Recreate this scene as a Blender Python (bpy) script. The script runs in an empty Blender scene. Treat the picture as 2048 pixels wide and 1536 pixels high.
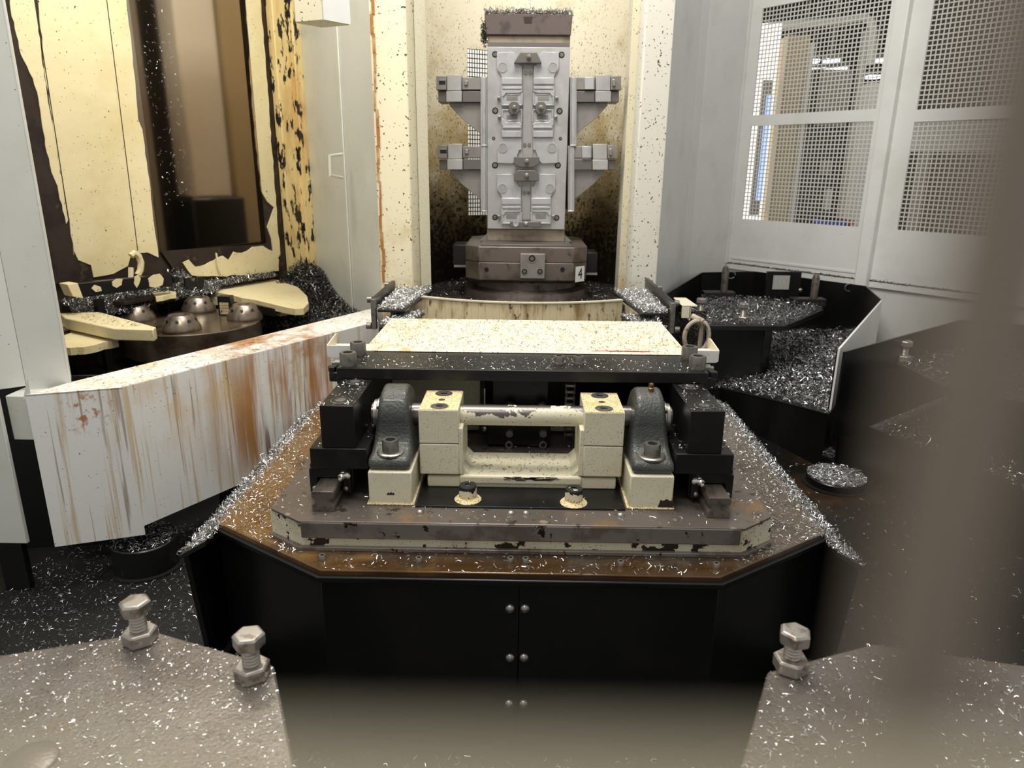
import bpy, math, random
import numpy as np
from mathutils import Vector, Matrix
rnd = random.Random(7)
scene = bpy.context.scene
# ------------------------------------------------------------------ camera
FPX = 1430.0
TH, ROLL, YAW = math.radians(16.9), math.radians(.6), math.radians(.75)
CAM = Vector((-.002, 0, .70))
_rz = Matrix.Rotation(YAW, 3, 'Z')
FW = _rz @ Vector((0, math.cos(TH), -math.sin(TH)))
_r0 = _rz @ Vector((1, 0, 0)); _u0 = _rz @ Vector((0, math.sin(TH), math.cos(TH)))
RT = math.cos(ROLL)*_r0 + math.sin(ROLL)*_u0
UP = -math.sin(ROLL)*_r0 + math.cos(ROLL)*_u0
cd = bpy.data.cameras.new('camera'); cam = bpy.data.objects.new('camera', cd)
scene.collection.objects.link(cam)
m3 = Matrix((RT, UP, -FW)).transposed()
cam.matrix_world = Matrix.Translation(CAM) @ m3.to_4x4()
cd.sensor_width = 36; cd.lens = FPX/2048*36
cd.clip_start = .002; cd.clip_end = 60
cd.dof.use_dof = True; cd.dof.focus_distance = 1.6; cd.dof.aperture_fstop = cd.lens/3.6
scene.camera = cam
# ------------------------------------------------------------------ light
w = bpy.data.worlds.new('world'); scene.world = w; w.use_nodes = True
bg = w.node_tree.nodes['Background']; bg.inputs[0].default_value = (1, .985, .955, 1); bg.inputs[1].default_value = .40
def area(name, loc, target, sx, sy, power, col=(1, .96, .9)):
    l = bpy.data.lights.new(name, 'AREA'); l.shape = 'RECTANGLE'; l.size = sx; l.size_y = sy; l.energy = power; l.color = col
    o = bpy.data.objects.new(name, l); scene.collection.objects.link(o); o.location = loc
    o.rotation_euler = (Vector(target)-Vector(loc)).to_track_quat('-Z', 'Y').to_euler(); return o
area('ceiling_lamp', (-.25, 1.55, 2.45), (0, 1.75, 0), .9, .16, 27)
area('ceiling_lamp', (-.55, .35, 2.4), (0, 1.6, .2), .9, .2, 14)
area('ceiling_lamp', (.35, 1.9, 2.5), (.9, 2.9, .3), .5, .3, 16)
area('wall_fill_lamp', (-.7, 3.75, 2.2), (-.5, 4.5, .9), .6, .3, 22)  # added fill lamp brightening the white wall behind the grille
area('machine_lamp', (-1.0, 2.0, 2.0), (-1.15, 2.6, .2), .5, .15, 11, (1, .93, .78))
scene.view_settings.view_transform = 'Standard'; scene.view_settings.look = 'None'
scene.view_settings.gamma = 1; scene.view_settings.exposure = .33
scene.view_settings.use_curve_mapping = False
# ------------------------------------------------------------------ pixel -> place helpers
def ray(x, y): return FW + (x-1024)/FPX*RT - (y-768)/FPX*UP
def W(x, y, z=None, Y=None):
    d = ray(x, y)
    t = (z-CAM.z)/d.z if z is not None else (Y-CAM.y)/d.y
    return CAM + t*d
def WP(x, y, p0, dr):                       # on the vertical plane through p0 along dr -> (s, z)
    dr = Vector(dr).normalized(); n = Vector((-dr.y, dr.x)); r = ray(x, y)
    t = ((Vector(p0)-CAM.xy) @ n)/(r.xy @ n); p = CAM+t*r
    return ((p.xy-Vector(p0)) @ dr, p.z)
# ------------------------------------------------------------------ mesh builder
class MB:
    def __init__(s): s.v = []; s.f = []
    def add(s, vs, fs):
        o = len(s.v); s.v += [tuple(v) for v in vs]; s.f += [tuple(i+o for i in f) for f in fs]; return s
    def box(s, x0, x1, y0, y1, z0, z1):
        return s.add([(x0,y0,z0),(x1,y0,z0),(x1,y1,z0),(x0,y1,z0),(x0,y0,z1),(x1,y0,z1),(x1,y1,z1),(x0,y1,z1)],
                     [(0,3,2,1),(4,5,6,7),(0,1,5,4),(1,2,6,5),(2,3,7,6),(3,0,4,7)])
    def loft(s, rings, cap=True):
        n = len(rings[0]); vs = [p for r in rings for p in r]; fs = []
        for k in range(len(rings)-1):
            for i in range(n):
                j = (i+1) % n; fs.append((k*n+i, k*n+j, (k+1)*n+j, (k+1)*n+i))
        if cap: fs.append(tuple(range(n-1, -1, -1))); fs.append(tuple((len(rings)-1)*n+i for i in range(n)))
        return s.add(vs, fs)
    def prism(s, poly, off):                 # poly: 3D points, off: extrusion vector
        off = Vector(off); return s.loft([[Vector(p) for p in poly], [Vector(p)+off for p in poly]])
    def slab(s, poly, z0, z1): return s.loft([[(p[0],p[1],z0) for p in poly], [(p[0],p[1],z1) for p in poly]])
    def xz(s, poly, y0, y1): return s.loft([[(p[0],y1,p[1]) for p in poly], [(p[0],y0,p[1]) for p in poly]])
    def yz(s, poly, x0, x1): return s.loft([[(x0,p[0],p[1]) for p in poly], [(x1,p[0],p[1]) for p in poly]])
    def lathe(s, c, axis, prof, n=20, rot=0):       # prof: (radius, height) along axis from c
        c = Vector(c); a = Vector(axis).normalized(); u = a.orthogonal().normalized()
        if abs(a.z) > .9: u = Vector((1,0,0))
        v = a.cross(u)
        rings = [[c+a*h+(u*math.cos(2*math.pi*i/n+rot)+v*math.sin(2*math.pi*i/n+rot))*max(r,1e-5) for i in range(n)] for r, h in prof]
        return s.loft(rings)
    def cyl(s, p0, p1, r, n=20, rot=0):
        d = Vector(p1)-Vector(p0); return s.lathe(p0, d, [(r,0),(r,d.length)], n, rot)
    def tube(s, pts, r, n=8):
        pts = [Vector(p) for p in pts]; rings = []; u = None
        for i, p in enumerate(pts):
            t = (pts[min(i+1,len(pts)-1)]-pts[max(i-1,0)]).normalized()
            if u is None: u = t.orthogonal().normalized()
            u = (u-t*(u @ t)).normalized(); v = t.cross(u)
            rings.append([p+(u*math.cos(2*math.pi*k/n)+v*math.sin(2*math.pi*k/n))*r for k in range(n)])
        return s.loft(rings)
C = scene.collection
def obj(name, mb, mat, parent=None, bev=0, seg=2, smooth=35):
    me = bpy.data.meshes.new(name); me.from_pydata(mb.v, [], mb.f); me.update()
    o = bpy.data.objects.new(name, me); C.objects.link(o); me.materials.append(mat)
    if parent is not None:
        o.parent = parent
        l = parent.matrix_basis.translation if parent.parent is None else Vector((0,0,0))
        off = -world_loc(parent)
        for v in me.vertices: v.co += off
    import bmesh
    b = bmesh.new(); b.from_mesh(me); bmesh.ops.recalc_face_normals(b, faces=b.faces); b.to_mesh(me); b.free()
    if smooth:
        me.polygons.foreach_set('use_smooth', [True]*len(me.polygons)); me.set_sharp_from_angle(angle=math.radians(smooth))
    if bev:
        md = o.modifiers.new('bevel', 'BEVEL'); md.width = bev; md.segments = seg; md.limit_method = 'ANGLE'; md.angle_limit = math.radians(40)
    return o
def world_loc(o):
    l = Vector(o.location)
    while o.parent: o = o.parent; l += o.location
    return l
def tag(o, label, cat=None, group=None, kind=None):
    if label: o['label'] = label
    if cat: o['category'] = cat
    if group: o['group'] = group
    if kind: o['kind'] = kind
    return o
def thing(name, label, cat, loc, group=None):
    o = bpy.data.objects.new(name, None); o.empty_display_size = .05; C.objects.link(o); o.location = loc
    return tag(o, label, cat, group)
def struct(name, mb, mat, label, cat, bev=0):
    return tag(obj(name, mb, mat, bev=bev), label, cat, None, 'structure')
# ------------------------------------------------------------------ materials
def lin(c):
    return tuple(((v/255)/12.92 if v/255 <= .04045 else ((v/255+.055)/1.055)**2.4) for v in c)+(1,)
MATS = {}
def mat(name, col, rough=.5, metal=0, layers=(), bump=None, coat=0, var=0):
    """layers: dicts col, scale, lo, hi, [sc=(x,y,z)], [vec, off] linear bias in place, [spot=(x,y,z,r)], [amt], [detail], [rough],[metal]"""
    m = bpy.data.materials.new(name); m.use_nodes = True; nt = m.node_tree; N = nt.nodes; L = nt.links
    b = N['Principled BSDF']; b.inputs['Roughness'].default_value = rough; b.inputs['Metallic'].default_value = metal
    if coat: b.inputs['Coat Weight'].default_value = coat; b.inputs['Coat Roughness'].default_value = .12
    geo = N.new('ShaderNodeNewGeometry'); pos = geo.outputs['Position']
    def mth(op, a, bb, clamp=False):
        n = N.new('ShaderNodeMath'); n.operation = op; n.use_clamp = clamp
        for i, v in enumerate((a, bb)):
            if isinstance(v, (int, float)): n.inputs[i].default_value = v
            else: L.new(v, n.inputs[i])
        return n.outputs[0]
    def noise(scale, sc=None, detail=4, rgh=.55):
        p = pos
        if sc:
            vm = N.new('ShaderNodeVectorMath'); vm.operation = 'MULTIPLY'; L.new(pos, vm.inputs[0]); vm.inputs[1].default_value = sc; p = vm.outputs[0]
        n = N.new('ShaderNodeTexNoise'); n.inputs['Scale'].default_value = scale; n.inputs['Detail'].default_value = detail
        n.inputs['Roughness'].default_value = rgh; L.new(p, n.inputs['Vector']); return n.outputs['Fac']
    rgb = N.new('ShaderNodeRGB'); rgb.outputs[0].default_value = lin(col); cur = rgb.outputs[0]
    rv = None; mv = None
    if var:
        nz = noise(6, None, 5); mr = N.new('ShaderNodeMapRange'); mr.inputs['To Min'].default_value = 1-var; mr.inputs['To Max'].default_value = 1+var
        mr.inputs['From Min'].default_value = .3; mr.inputs['From Max'].default_value = .7
        L.new(nz, mr.inputs['Value']); vm = N.new('ShaderNodeVectorMath'); vm.operation = 'SCALE'; L.new(cur, vm.inputs[0]); L.new(mr.outputs[0], vm.inputs['Scale']); cur = vm.outputs[0]
    for ly in layers:
        v = noise(ly.get('scale', 8), ly.get('sc'), ly.get('detail', 5), ly.get('rgh', .6))
        if 'vec' in ly:
            dp = N.new('ShaderNodeVectorMath'); dp.operation = 'DOT_PRODUCT'; L.new(pos, dp.inputs[0]); dp.inputs[1].default_value = ly['vec']
            v = mth('ADD', v, mth('ADD', dp.outputs['Value'], ly.get('off', 0)))
        mr = N.new('ShaderNodeMapRange'); mr.interpolation_type = 'SMOOTHSTEP'
        mr.inputs['From Min'].default_value = ly['lo']; mr.inputs['From Max'].default_value = ly['hi']; L.new(v, mr.inputs['Value']); fac = mr.outputs[0]
        if 'spot' in ly:
            x, y, z, r = ly['spot']; ds = N.new('ShaderNodeVectorMath'); ds.operation = 'DISTANCE'; L.new(pos, ds.inputs[0]); ds.inputs[1].default_value = (x, y, z)
            m2 = N.new('ShaderNodeMapRange'); m2.interpolation_type = 'SMOOTHSTEP'; m2.inputs['From Min'].default_value = r; m2.inputs['From Max'].default_value = r*.35
            L.new(ds.outputs['Value'], m2.inputs['Value']); fac = mth('MULTIPLY', fac, m2.outputs[0])
        fac = mth('MULTIPLY', fac, ly.get('amt', 1), True)
        mx = N.new('ShaderNodeMix'); mx.data_type = 'RGBA'; L.new(fac, mx.inputs['Factor']); L.new(cur, mx.inputs['A']); mx.inputs['B'].default_value = lin(ly['col']); cur = mx.outputs['Result']
        for key, base, hold in (('rough', rough, 'r'), ('metal', metal, 'm')):
            if key in ly:
                prev = rv if hold == 'r' else mv
                mf = N.new('ShaderNodeMix'); mf.data_type = 'FLOAT'; L.new(fac, mf.inputs['Factor'])
                if prev is None: mf.inputs['A'].default_value = base
                else: L.new(prev, mf.inputs['A'])
                mf.inputs['B'].default_value = ly[key]
                if hold == 'r': rv = mf.outputs['Result']
                else: mv = mf.outputs['Result']
    L.new(cur, b.inputs['Base Color'])
    if rv is not None: L.new(rv, b.inputs['Roughness'])
    if mv is not None: L.new(mv, b.inputs['Metallic'])
    if bump:
        bn = N.new('ShaderNodeBump'); bn.inputs['Strength'].default_value = bump[1]; bn.inputs['Distance'].default_value = bump[2] if len(bump) > 2 else .002
        L.new(noise(bump[0], None, 4), bn.inputs['Height']); L.new(bn.outputs[0], b.inputs['Normal'])
    MATS[name] = m; return m
speck = lambda s=420, lo=.665, c=(40, 34, 28): dict(col=c, scale=s, lo=lo, hi=lo+.03, detail=1, rgh=.4)
M = {}
CREAM = (212, 206, 180)
M['cream'] = mat('cream_paint', CREAM, .42, layers=[dict(col=(196,178,138), scale=14, lo=.55, hi=.8, amt=.5), speck(460, .69)], bump=(260, .12, .001))
M['cream_top'] = mat('cream_gritty', (226,208,160), .55, layers=[dict(col=(190,156,100), scale=40, lo=.45, hi=.75, amt=.5), speck(420, .615)], bump=(500, .25, .001))
M['cream_plate'] = mat('cover_paint', (240,232,206), .45, layers=[
    dict(col=(196,146,66), scale=22, lo=.42, hi=.7, amt=.8, spot=(-.34,1.62,.3,.16)), dict(col=(196,150,80), scale=26, lo=.42, hi=.7, amt=.6, spot=(-.33,1.85,.3,.16)),
    dict(col=(206,160,84), scale=26, lo=.45, hi=.7, amt=.7, spot=(.35,1.75,.3,.16)), dict(col=(216,180,110), scale=20, lo=.5, hi=.75, amt=.6, spot=(0,1.95,.3,.5)), speck(300, .655, (70,62,54))])
M['peel'] = mat('cream_paint_worn', CREAM, .45, layers=[dict(col=(150,110,60), scale=9, lo=.5, hi=.75, amt=.55), dict(col=(58,48,42), scale=26, lo=.585, hi=.6, rough=.4, metal=.6), speck(330, .67)])
M['peel_shaft'] = mat('peeling_shaft_paint', CREAM, .4, layers=[dict(col=(108,103,98), scale=34, vec=(-.5,0,12), off=-2.62, lo=.5, hi=.51, rough=.35, metal=.85), speck(330, .68)])
M['white'] = mat('white_paint', (226,226,222), .38, layers=[dict(col=(198,196,186), scale=5, lo=.45, hi=.8, amt=.5), speck(190, .765, (110,100,84))], var=.02)
M['white2'] = mat('greyish_white_paint', (214,215,206), .4, layers=[dict(col=(190,188,172), scale=4, lo=.45, hi=.8, amt=.6), speck(180, .765, (100,92,76))])
RUST = (164,110,46)
M['streak'] = mat('white_panel_streaked', (232,231,226), .36, layers=[
    dict(col=(196,168,118), scale=60, sc=(1,1,.03), lo=.53, hi=.66, amt=.7, detail=3),
    dict(col=(120,92,56), scale=70, sc=(1,1,.03), lo=.62, hi=.68, amt=.6, detail=2),
    dict(col=RUST, scale=20, sc=(1,1,.07), lo=.42, hi=.62, amt=.95, spot=(-.70,1.97,.02,.33), detail=4),
    dict(col=(104,62,20), scale=30, sc=(1,1,.09), lo=.53, hi=.66, amt=.9, spot=(-.68,2.0,-.07,.2)),
    dict(col=RUST, scale=14, lo=.42, hi=.66, amt=.9, spot=(-.78,2.1,.21,.26)),
    dict(col=(214,176,110), scale=9, lo=.4, hi=.7, amt=.6, spot=(-.92,1.78,.21,.3)),
    dict(col=(170,110,50), scale=50, lo=.5, hi=.6, amt=.9, spot=(-1.0,1.53,.15,.07)), speck(210, .74, (90,70,50))])
M['black'] = mat('black_oxide_steel', (26,25,25), .34, .35, layers=[dict(col=(50,47,44), scale=18, lo=.5, hi=.8, amt=.6)], bump=(300, .06, .001))
M['blackpaint'] = mat('black_paint', (13,13,13), .3, 0, layers=[dict(col=(24,22,20), scale=7, lo=.45, hi=.8, amt=.8)])
M['blacksheet'] = mat('black_sheet_steel', (30,29,27), .42, .1, layers=[dict(col=(60,46,30), scale=5, lo=.5, hi=.8, amt=.5)])
M['deck'] = mat('oily_deck_steel', (74,62,50), .25, .5, layers=[
    dict(col=(132,100,56), scale=9, lo=.36, hi=.6, vec=(-.55,0,0), off=-.19, amt=.9, rough=.2, metal=.2), dict(col=(78,44,16), scale=16, lo=.52, hi=.7, amt=.7),
    dict(col=(118,104,90), scale=10, lo=.35, hi=.6, vec=(.5,0,0), off=-.2, amt=.8), dict(col=(86,60,28), scale=12, vec=(0,-3,0), off=3.6, lo=.45, hi=.7, amt=.8, rough=.15)], coat=.4)
M['lip'] = mat('worn_tray_steel', (138,132,125), .3, .55, layers=[dict(col=(84,70,62), scale=9, lo=.48, hi=.58, amt=.6, rough=.45), dict(col=(44,28,22), scale=38, lo=.62, hi=.66), dict(col=(150,104,40), scale=6, lo=.62, hi=.75, amt=.35)])
M['traytop'] = mat('tray_top_steel', (116,107,100), .28, .5, layers=[dict(col=(140,104,60), scale=12, lo=.54, hi=.72, amt=.7, rough=.2, metal=.2), dict(col=(196,176,140), scale=17, lo=.62, hi=.7, amt=.5, metal=0), dict(col=(44,34,28), scale=30, lo=.6, hi=.68, amt=.8)])
M['cast'] = mat('dark_green_cast_iron', (76,77,72), .36, .2, layers=[dict(col=(46,52,52), scale=8, lo=.4, hi=.7, amt=.6)], bump=(200, .8, .003), coat=.2)
M['steel'] = mat('zinc_steel', (168,164,156), .35, .9, layers=[dict(col=(110,100,88), scale=60, lo=.5, hi=.7, amt=.6)])
M['bolt'] = mat('grey_bolt_steel', (130,126,120), .42, .8, layers=[dict(col=(78,72,66), scale=60, lo=.48, hi=.7, amt=.7)], bump=(800, .15, .001))
M['hexbolt'] = mat('galvanised_bolt', (178,172,164), .4, .75, layers=[dict(col=(120,104,84), scale=70, lo=.5, hi=.65, amt=.7)])
M['rod'] = mat('dull_rail_steel', (112,104,96), .36, .5, layers=[dict(col=(60,52,46), scale=50, sc=(1,.2,1), lo=.48, hi=.66, amt=.7)])
M['shaft'] = mat('shaft_steel', (112,107,104), .28, .9, layers=[dict(col=(70,52,50), scale=40, lo=.55, hi=.7, amt=.7)])
M['hole'] = mat('dark_hole', (10,10,10), .5)
M['alu'] = mat('machined_aluminium', (176,175,174), .42, .45, layers=[dict(col=(154,153,152), scale=9, lo=.4, hi=.7, amt=.7), dict(col=(196,196,194), scale=26, lo=.55, hi=.75, amt=.5)])
M['alu2'] = mat('bare_aluminium_part', (186,186,188), .36, .5, layers=[dict(col=(162,162,164), scale=20, lo=.45, hi=.7, amt=.6)])
M['fixgrey'] = mat('grey_fixture_steel', (140,136,132), .45, .4, layers=[dict(col=(112,108,104), scale=10, lo=.45, hi=.7, amt=.6)])
M['aludarker'] = mat('darker_aluminium', (160,158,156), .45, .4, layers=[dict(col=(136,133,130), scale=14, lo=.45, hi=.7, amt=.6)])  # slightly darker aluminium for ribs and bore faces
M['clamp'] = mat('dark_clamp_steel', (112,108,105), .4, .5)
M['tomb'] = mat('tombstone_steel', (150,138,120), .5, .3, layers=[dict(col=(110,96,76), scale=20, lo=.45, hi=.7, amt=.7)])
M['tombtop'] = mat('dusty_dark_steel', (92,82,78), .6, .2, layers=[dict(col=(54,46,42), scale=18, lo=.5, hi=.7, amt=.7)], bump=(400, .4, .001))
M['pallet'] = mat('pallet_steel', (118,108,102), .4, .6, layers=[dict(col=(78,66,56), scale=10, lo=.45, hi=.65, amt=.7), dict(col=(50,40,32), scale=26, lo=.58, hi=.68, amt=.7)])
M['splash'] = mat('splashed_cream_wall', (236,229,206), .45, layers=[
    dict(col=(176,150,84), scale=7, vec=(0,0,-.35), off=.4, lo=.42, hi=.75, amt=.75),
    dict(col=(72,58,38), scale=5, vec=(0,0,-1.15), off=.92, lo=.5, hi=1.0, amt=.95),
    dict(col=(70,60,40), scale=170, sc=(1,1,.6), vec=(0,0,-.1), off=.07, lo=.585, hi=.62, amt=.9, detail=2),
    dict(col=(30,24,18), scale=60, vec=(0,0,-.8), off=.5, lo=.62, hi=.7, amt=.95, detail=3)])
M['arcrim'] = mat('stained_rim_paint', (226,210,170), .45, layers=[dict(col=(140,104,56), scale=26, sc=(1,1,.25), lo=.45, hi=.66, amt=.85), dict(col=(50,36,24), scale=60, sc=(1,1,.4), lo=.58, hi=.66, amt=.8)])
M['post'] = mat('cream_post_paint', (224,216,186), .42, layers=[
    dict(col=(176,120,44), scale=12, sc=(1,1,.12), lo=.48, hi=.62, spot=(-.492,2.42,1.0,.0001)),
    dict(col=(178,146,84), scale=7, vec=(0,0,-.5), off=.32, lo=.55, hi=.85, amt=.7), speck(120, .69, (84,70,44))])
M['post2'] = mat('pale_post_paint', (224,220,206), .42, layers=[dict(col=(190,170,120), scale=7, vec=(0,0,-.7), off=.30, lo=.55, hi=.85, amt=.8), speck(120, .68, (84,70,44))])
M['rustline'] = mat('rust_run', (156,104,44), .6, layers=[dict(col=(196,170,120), scale=16, lo=.45, hi=.7, amt=.8)])
M['innercream'] = mat('yellowed_cream_paint', (222,209,168), .5, layers=[dict(col=(204,186,134), scale=4, lo=.42, hi=.75, amt=.7), dict(col=(70,62,52), scale=46, lo=.72, hi=.74), speck(150, .73, (60,52,40))], bump=(16, .25, .01))
M['innersteel'] = mat('bare_brown_steel', (62,52,46), .4, .5, layers=[dict(col=(36,28,24), scale=8, lo=.45, hi=.7, amt=.8), dict(col=(110,96,84), scale=24, lo=.6, hi=.7, amt=.5)])
M['glassdark'] = mat('smoked_window', (196,180,158), .22, 0)
_g = M['glassdark'].node_tree.nodes['Principled BSDF']; _g.inputs['Transmission Weight'].default_value = 1; _g.inputs['IOR'].default_value = 1.12
M['dirtypillar'] = mat('chip_spattered_paint', (216,194,136), .5, layers=[dict(col=(176,130,60), scale=9, sc=(1,1,.3), lo=.5, hi=.72, amt=.7), dict(col=(28,24,20), scale=34, sc=(1,1,.4), lo=.53, hi=.58, detail=6)])
M['diskm'] = mat('oily_brown_steel', (122,106,90), .25, .65, layers=[dict(col=(50,38,28), scale=9, lo=.42, hi=.7, amt=.8)], coat=.3)
M['cone'] = mat('cone_steel', (142,130,116), .3, .8, layers=[dict(col=(90,76,62), scale=30, lo=.5, hi=.7, amt=.6)])
M['chip'] = None
M['chipbed'] = mat('packed_dark_chips', (48,44,40), .5, .4, layers=[dict(col=(96,92,88), scale=160, lo=.5, hi=.62, amt=.8, metal=.8, rough=.3), dict(col=(18,16,14), scale=120, lo=.52, hi=.6)], bump=(180, 1.0, .01))
M['chipbedlight'] = mat('packed_bright_chips', (120,114,106), .4, .5, layers=[dict(col=(196,194,190), scale=260, lo=.52, hi=.6, metal=.8, rough=.3), dict(col=(44,38,32), scale=200, lo=.5, hi=.58)], bump=(260, 1.0, .006))
M['floor'] = mat('dark_oily_floor', (26,24,21), .3, .2, layers=[dict(col=(92,62,34), scale=3, lo=.45, hi=.75, spot=(.95,2.2,-.34,.6), amt=.9), dict(col=(40,36,30), scale=6, lo=.5, hi=.8, amt=.6)])
M['plate'] = mat('station_plate_steel', (132,125,118), .32, .6, layers=[dict(col=(84,74,66), scale=5, lo=.42, hi=.7, amt=.7), dict(col=(128,96,62), scale=9, lo=.56, hi=.75, amt=.6)], bump=(220, .35, .002))
M['sign'] = mat('number_label', (222,222,218), .5)
M['ink'] = mat('black_ink', (14,14,14), .5)
M['redmark'] = mat('red_marker', (206,62,44), .5)
M['nipple'] = mat('grease_nipple_metal', (206,204,196), .22, .95)
M['brass'] = mat('dull_brass', (150,118,70), .35, .9)
M['rubber'] = mat('paint_spattered_rubber', (24,24,26), .6, layers=[dict(col=(224,214,184), scale=46, vec=(0,0,-16), off=1.42, lo=.5, hi=.52)])
M['hose'] = mat('grubby_hose', (176,164,146), .5, layers=[dict(col=(90,74,58), scale=60, lo=.5, hi=.64, amt=.7)])
M['guard'] = mat('beige_guard_wire', (130,119,106), .6)
M['guardlit'] = mat('lit_guard_wire', (158,150,128), .6)  # lighter copy of the guard colour, light from above painted in
M['hallwall'] = mat('white_hall_wall', (242,240,234), .6)
M['hallfloor'] = mat('hall_concrete', (150,146,138), .5)
M['beige'] = mat('beige_machine_paint', (178,160,124), .5)
M['greymach'] = mat('grey_machine_paint', (150,144,136), .5)
M['darkmach'] = mat('dark_machine_shell', (62,58,54), .5)
M['ceil'] = mat('grey_roof_sheet', (128,134,138), .6)
M['bluebox'] = mat('blue_plastic', (70,90,190), .4); M['redbox'] = mat('red_plastic', (170,60,50), .4)
M['mesh'] = mat('mesh_paint', (208,206,198), .45); M['meshblack'] = mat('blackened_mesh', (30,28,26), .5)
M['grate'] = mat('reflector_grid', (206,206,200), .4)
def emit(name, col, s):
    m = bpy.data.materials.new(name); m.use_nodes = True; b = m.node_tree.nodes['Principled BSDF']
    b.inputs['Base Color'].default_value = lin(col); b.inputs['Emission Color'].default_value = lin(col); b.inputs['Emission Strength'].default_value = s; return m
M['lampon'] = emit('lamp_glow', (236,244,255), 3.5); M['blueglow'] = emit('blue_strip_glow', (150,180,240), 1.2); M['cabinetglow'] = emit('white_cabinet_glow', (255,252,244), .9)  # the white cabinet body glows to look lit; it is no lamp
def chipmat(name, lo, hi, rough):
    m = bpy.data.materials.new(name); m.use_nodes = True; nt = m.node_tree; b = nt.nodes['Principled BSDF']
    b.inputs['Metallic'].default_value = .85; b.inputs['Roughness'].default_value = rough
    g = nt.nodes.new('ShaderNodeNewGeometry'); n = nt.nodes.new('ShaderNodeTexNoise'); n.inputs['Scale'].default_value = 170; n.inputs['Detail'].default_value = 0
    nt.links.new(g.outputs['Position'], n.inputs['Vector']); r = nt.nodes.new('ShaderNodeMapRange'); r.inputs['From Min'].default_value = .35; r.inputs['From Max'].default_value = .65
    r.inputs['To Min'].default_value = lo; r.inputs['To Max'].default_value = hi; nt.links.new(n.outputs['Fac'], r.inputs['Value'])
    nt.links.new(r.outputs[0], b.inputs['Base Color']); return m
M['chip'] = chipmat('bright_metal_chip', .35, .95, .28); M['chipdark'] = chipmat('darkened_chip', .03, .22, .4); M['chipmid'] = chipmat('grey_metal_chip', .10, .6, .32)  # same chips; dark copy paints in how dark they look against pale paint
# ------------------------------------------------------------------ chips (uncountable)
def inside(P, poly):
    x, y = P[:,0], P[:,1]; r = np.zeros(len(P), bool); n = len(poly)
    for i in range(n):
        x0, y0 = poly[i][:2]; x1, y1 = poly[(i+1) % n][:2]
        if y0 == y1: continue
        c = ((y0 > y) != (y1 > y)) & (x < (x1-x0)*(y-y0)/(y1-y0)+x0); r ^= c
    return r
def chips(name, label, poly, n, zf, mat, ln=(.003,.011), wd=(.0006,.0015), seed=1, tilt=.35, dens=None, loose=.0015, parent=None, curl=.5):
    g = np.random.default_rng(seed); poly = [tuple(p)[:2] for p in poly]; a = np.array(poly); P = np.zeros((0,2))
    while len(P) < n:
        q = g.uniform(a.min(0), a.max(0), (n*3, 2)); q = q[inside(q, poly)]
        if dens is not None: q = q[g.uniform(0, 1, len(q)) < dens(q[:,0], q[:,1])]
        P = np.vstack([P, q])
    P = P[:n]; z = zf(P[:,0], P[:,1]) if callable(zf) else np.full(n, float(zf))
    z = z + g.uniform(.0003, loose, n)
    L = g.uniform(*ln, n)*np.where(g.uniform(0,1,n) < .06, 2.0, 1.0); Wd = g.uniform(*wd, n); th = g.uniform(0, 2*np.pi, n); tl = g.normal(0, tilt, n); rl = g.normal(0, .5, n)
    dx = np.stack([np.cos(th)*np.cos(tl), np.sin(th)*np.cos(tl), np.sin(np.abs(tl))], 1)
    side = np.stack([-np.sin(th)*np.cos(rl), np.cos(th)*np.cos(rl), np.sin(rl)], 1)
    c = np.concatenate([P, z[:,None]], 1); cu = g.normal(0, curl, n)*L
    bend = np.stack([-np.sin(th)*.6, np.cos(th)*.6, np.full(n, .5)], 1)*np.abs(cu)[:,None]*np.sign(cu)[:,None]*np.array([1,1,0])+np.stack([0*L, 0*L, np.abs(cu)*.25], 1)
    up = np.array([0,0,1.0])*(L*.5*np.sin(np.abs(tl)))[:,None]
    rows = [c-dx*L[:,None]*.5+up, c+bend+up, c+dx*L[:,None]*.5+up]
    V = np.stack([r_+s_*side*Wd[:,None]*.5 for r_ in rows for s_ in (-1, 1)], 1).reshape(-1, 3)
    b = (np.arange(n)*6)[:,None]; F = np.concatenate([b+np.array([0,1,3,2]), b+np.array([2,3,5,4])], 0)
    me = bpy.data.meshes.new(name); me.vertices.add(len(V)); me.vertices.foreach_set('co', V.ravel())
    me.loops.add(F.size); me.loops.foreach_set('vertex_index', F.ravel().astype(np.int32)); me.polygons.add(len(F)); me.polygons.foreach_set('loop_start', np.arange(0, F.size, 4, dtype=np.int32))
    me.update(calc_edges=True); me.materials.append(mat)
    o = bpy.data.objects.new(name, me); C.objects.link(o)
    if parent is not None: o.parent = parent; o.location = -world_loc(parent); o['kind'] = 'stuff'; return o
    return tag(o, label, 'metal chips', None, 'stuff')
# ------------------------------------------------------------------ fasteners
def socket_bolt(parent, c, r, h, axis=(0,0,1), m='bolt', washer=0, name='bolt'):
    """socket head cap screw standing on c"""
    mb = MB(); a = Vector(axis).normalized(); c = Vector(c)
    mb.lathe(c, a, [(r,0),(r,h*.9),(r*.93,h),(r*.58,h),(r*.55,h*.6),(0,h*.6)], 20)
    o = obj(name, mb, M[m], parent)
    hb = MB().lathe(c+a*h*.58, a, [(r*.57,0),(r*.57,h*.06)], 6); obj('hex_socket', hb, M['hole'], o)
    if washer: obj('washer', MB().lathe(c-a*.0005, a, [(washer,0),(washer,.0035),(r*.9,.0035)], 24), M['steel'], o)
    return o
def hexprof(mb, c, r, z0, z1, rot=0, n=6): return mb.lathe((c[0],c[1],z0), (0,0,1), [(r,0),(r,(z1-z0)*.85),(r*.88,z1-z0)], n, rot)
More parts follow.
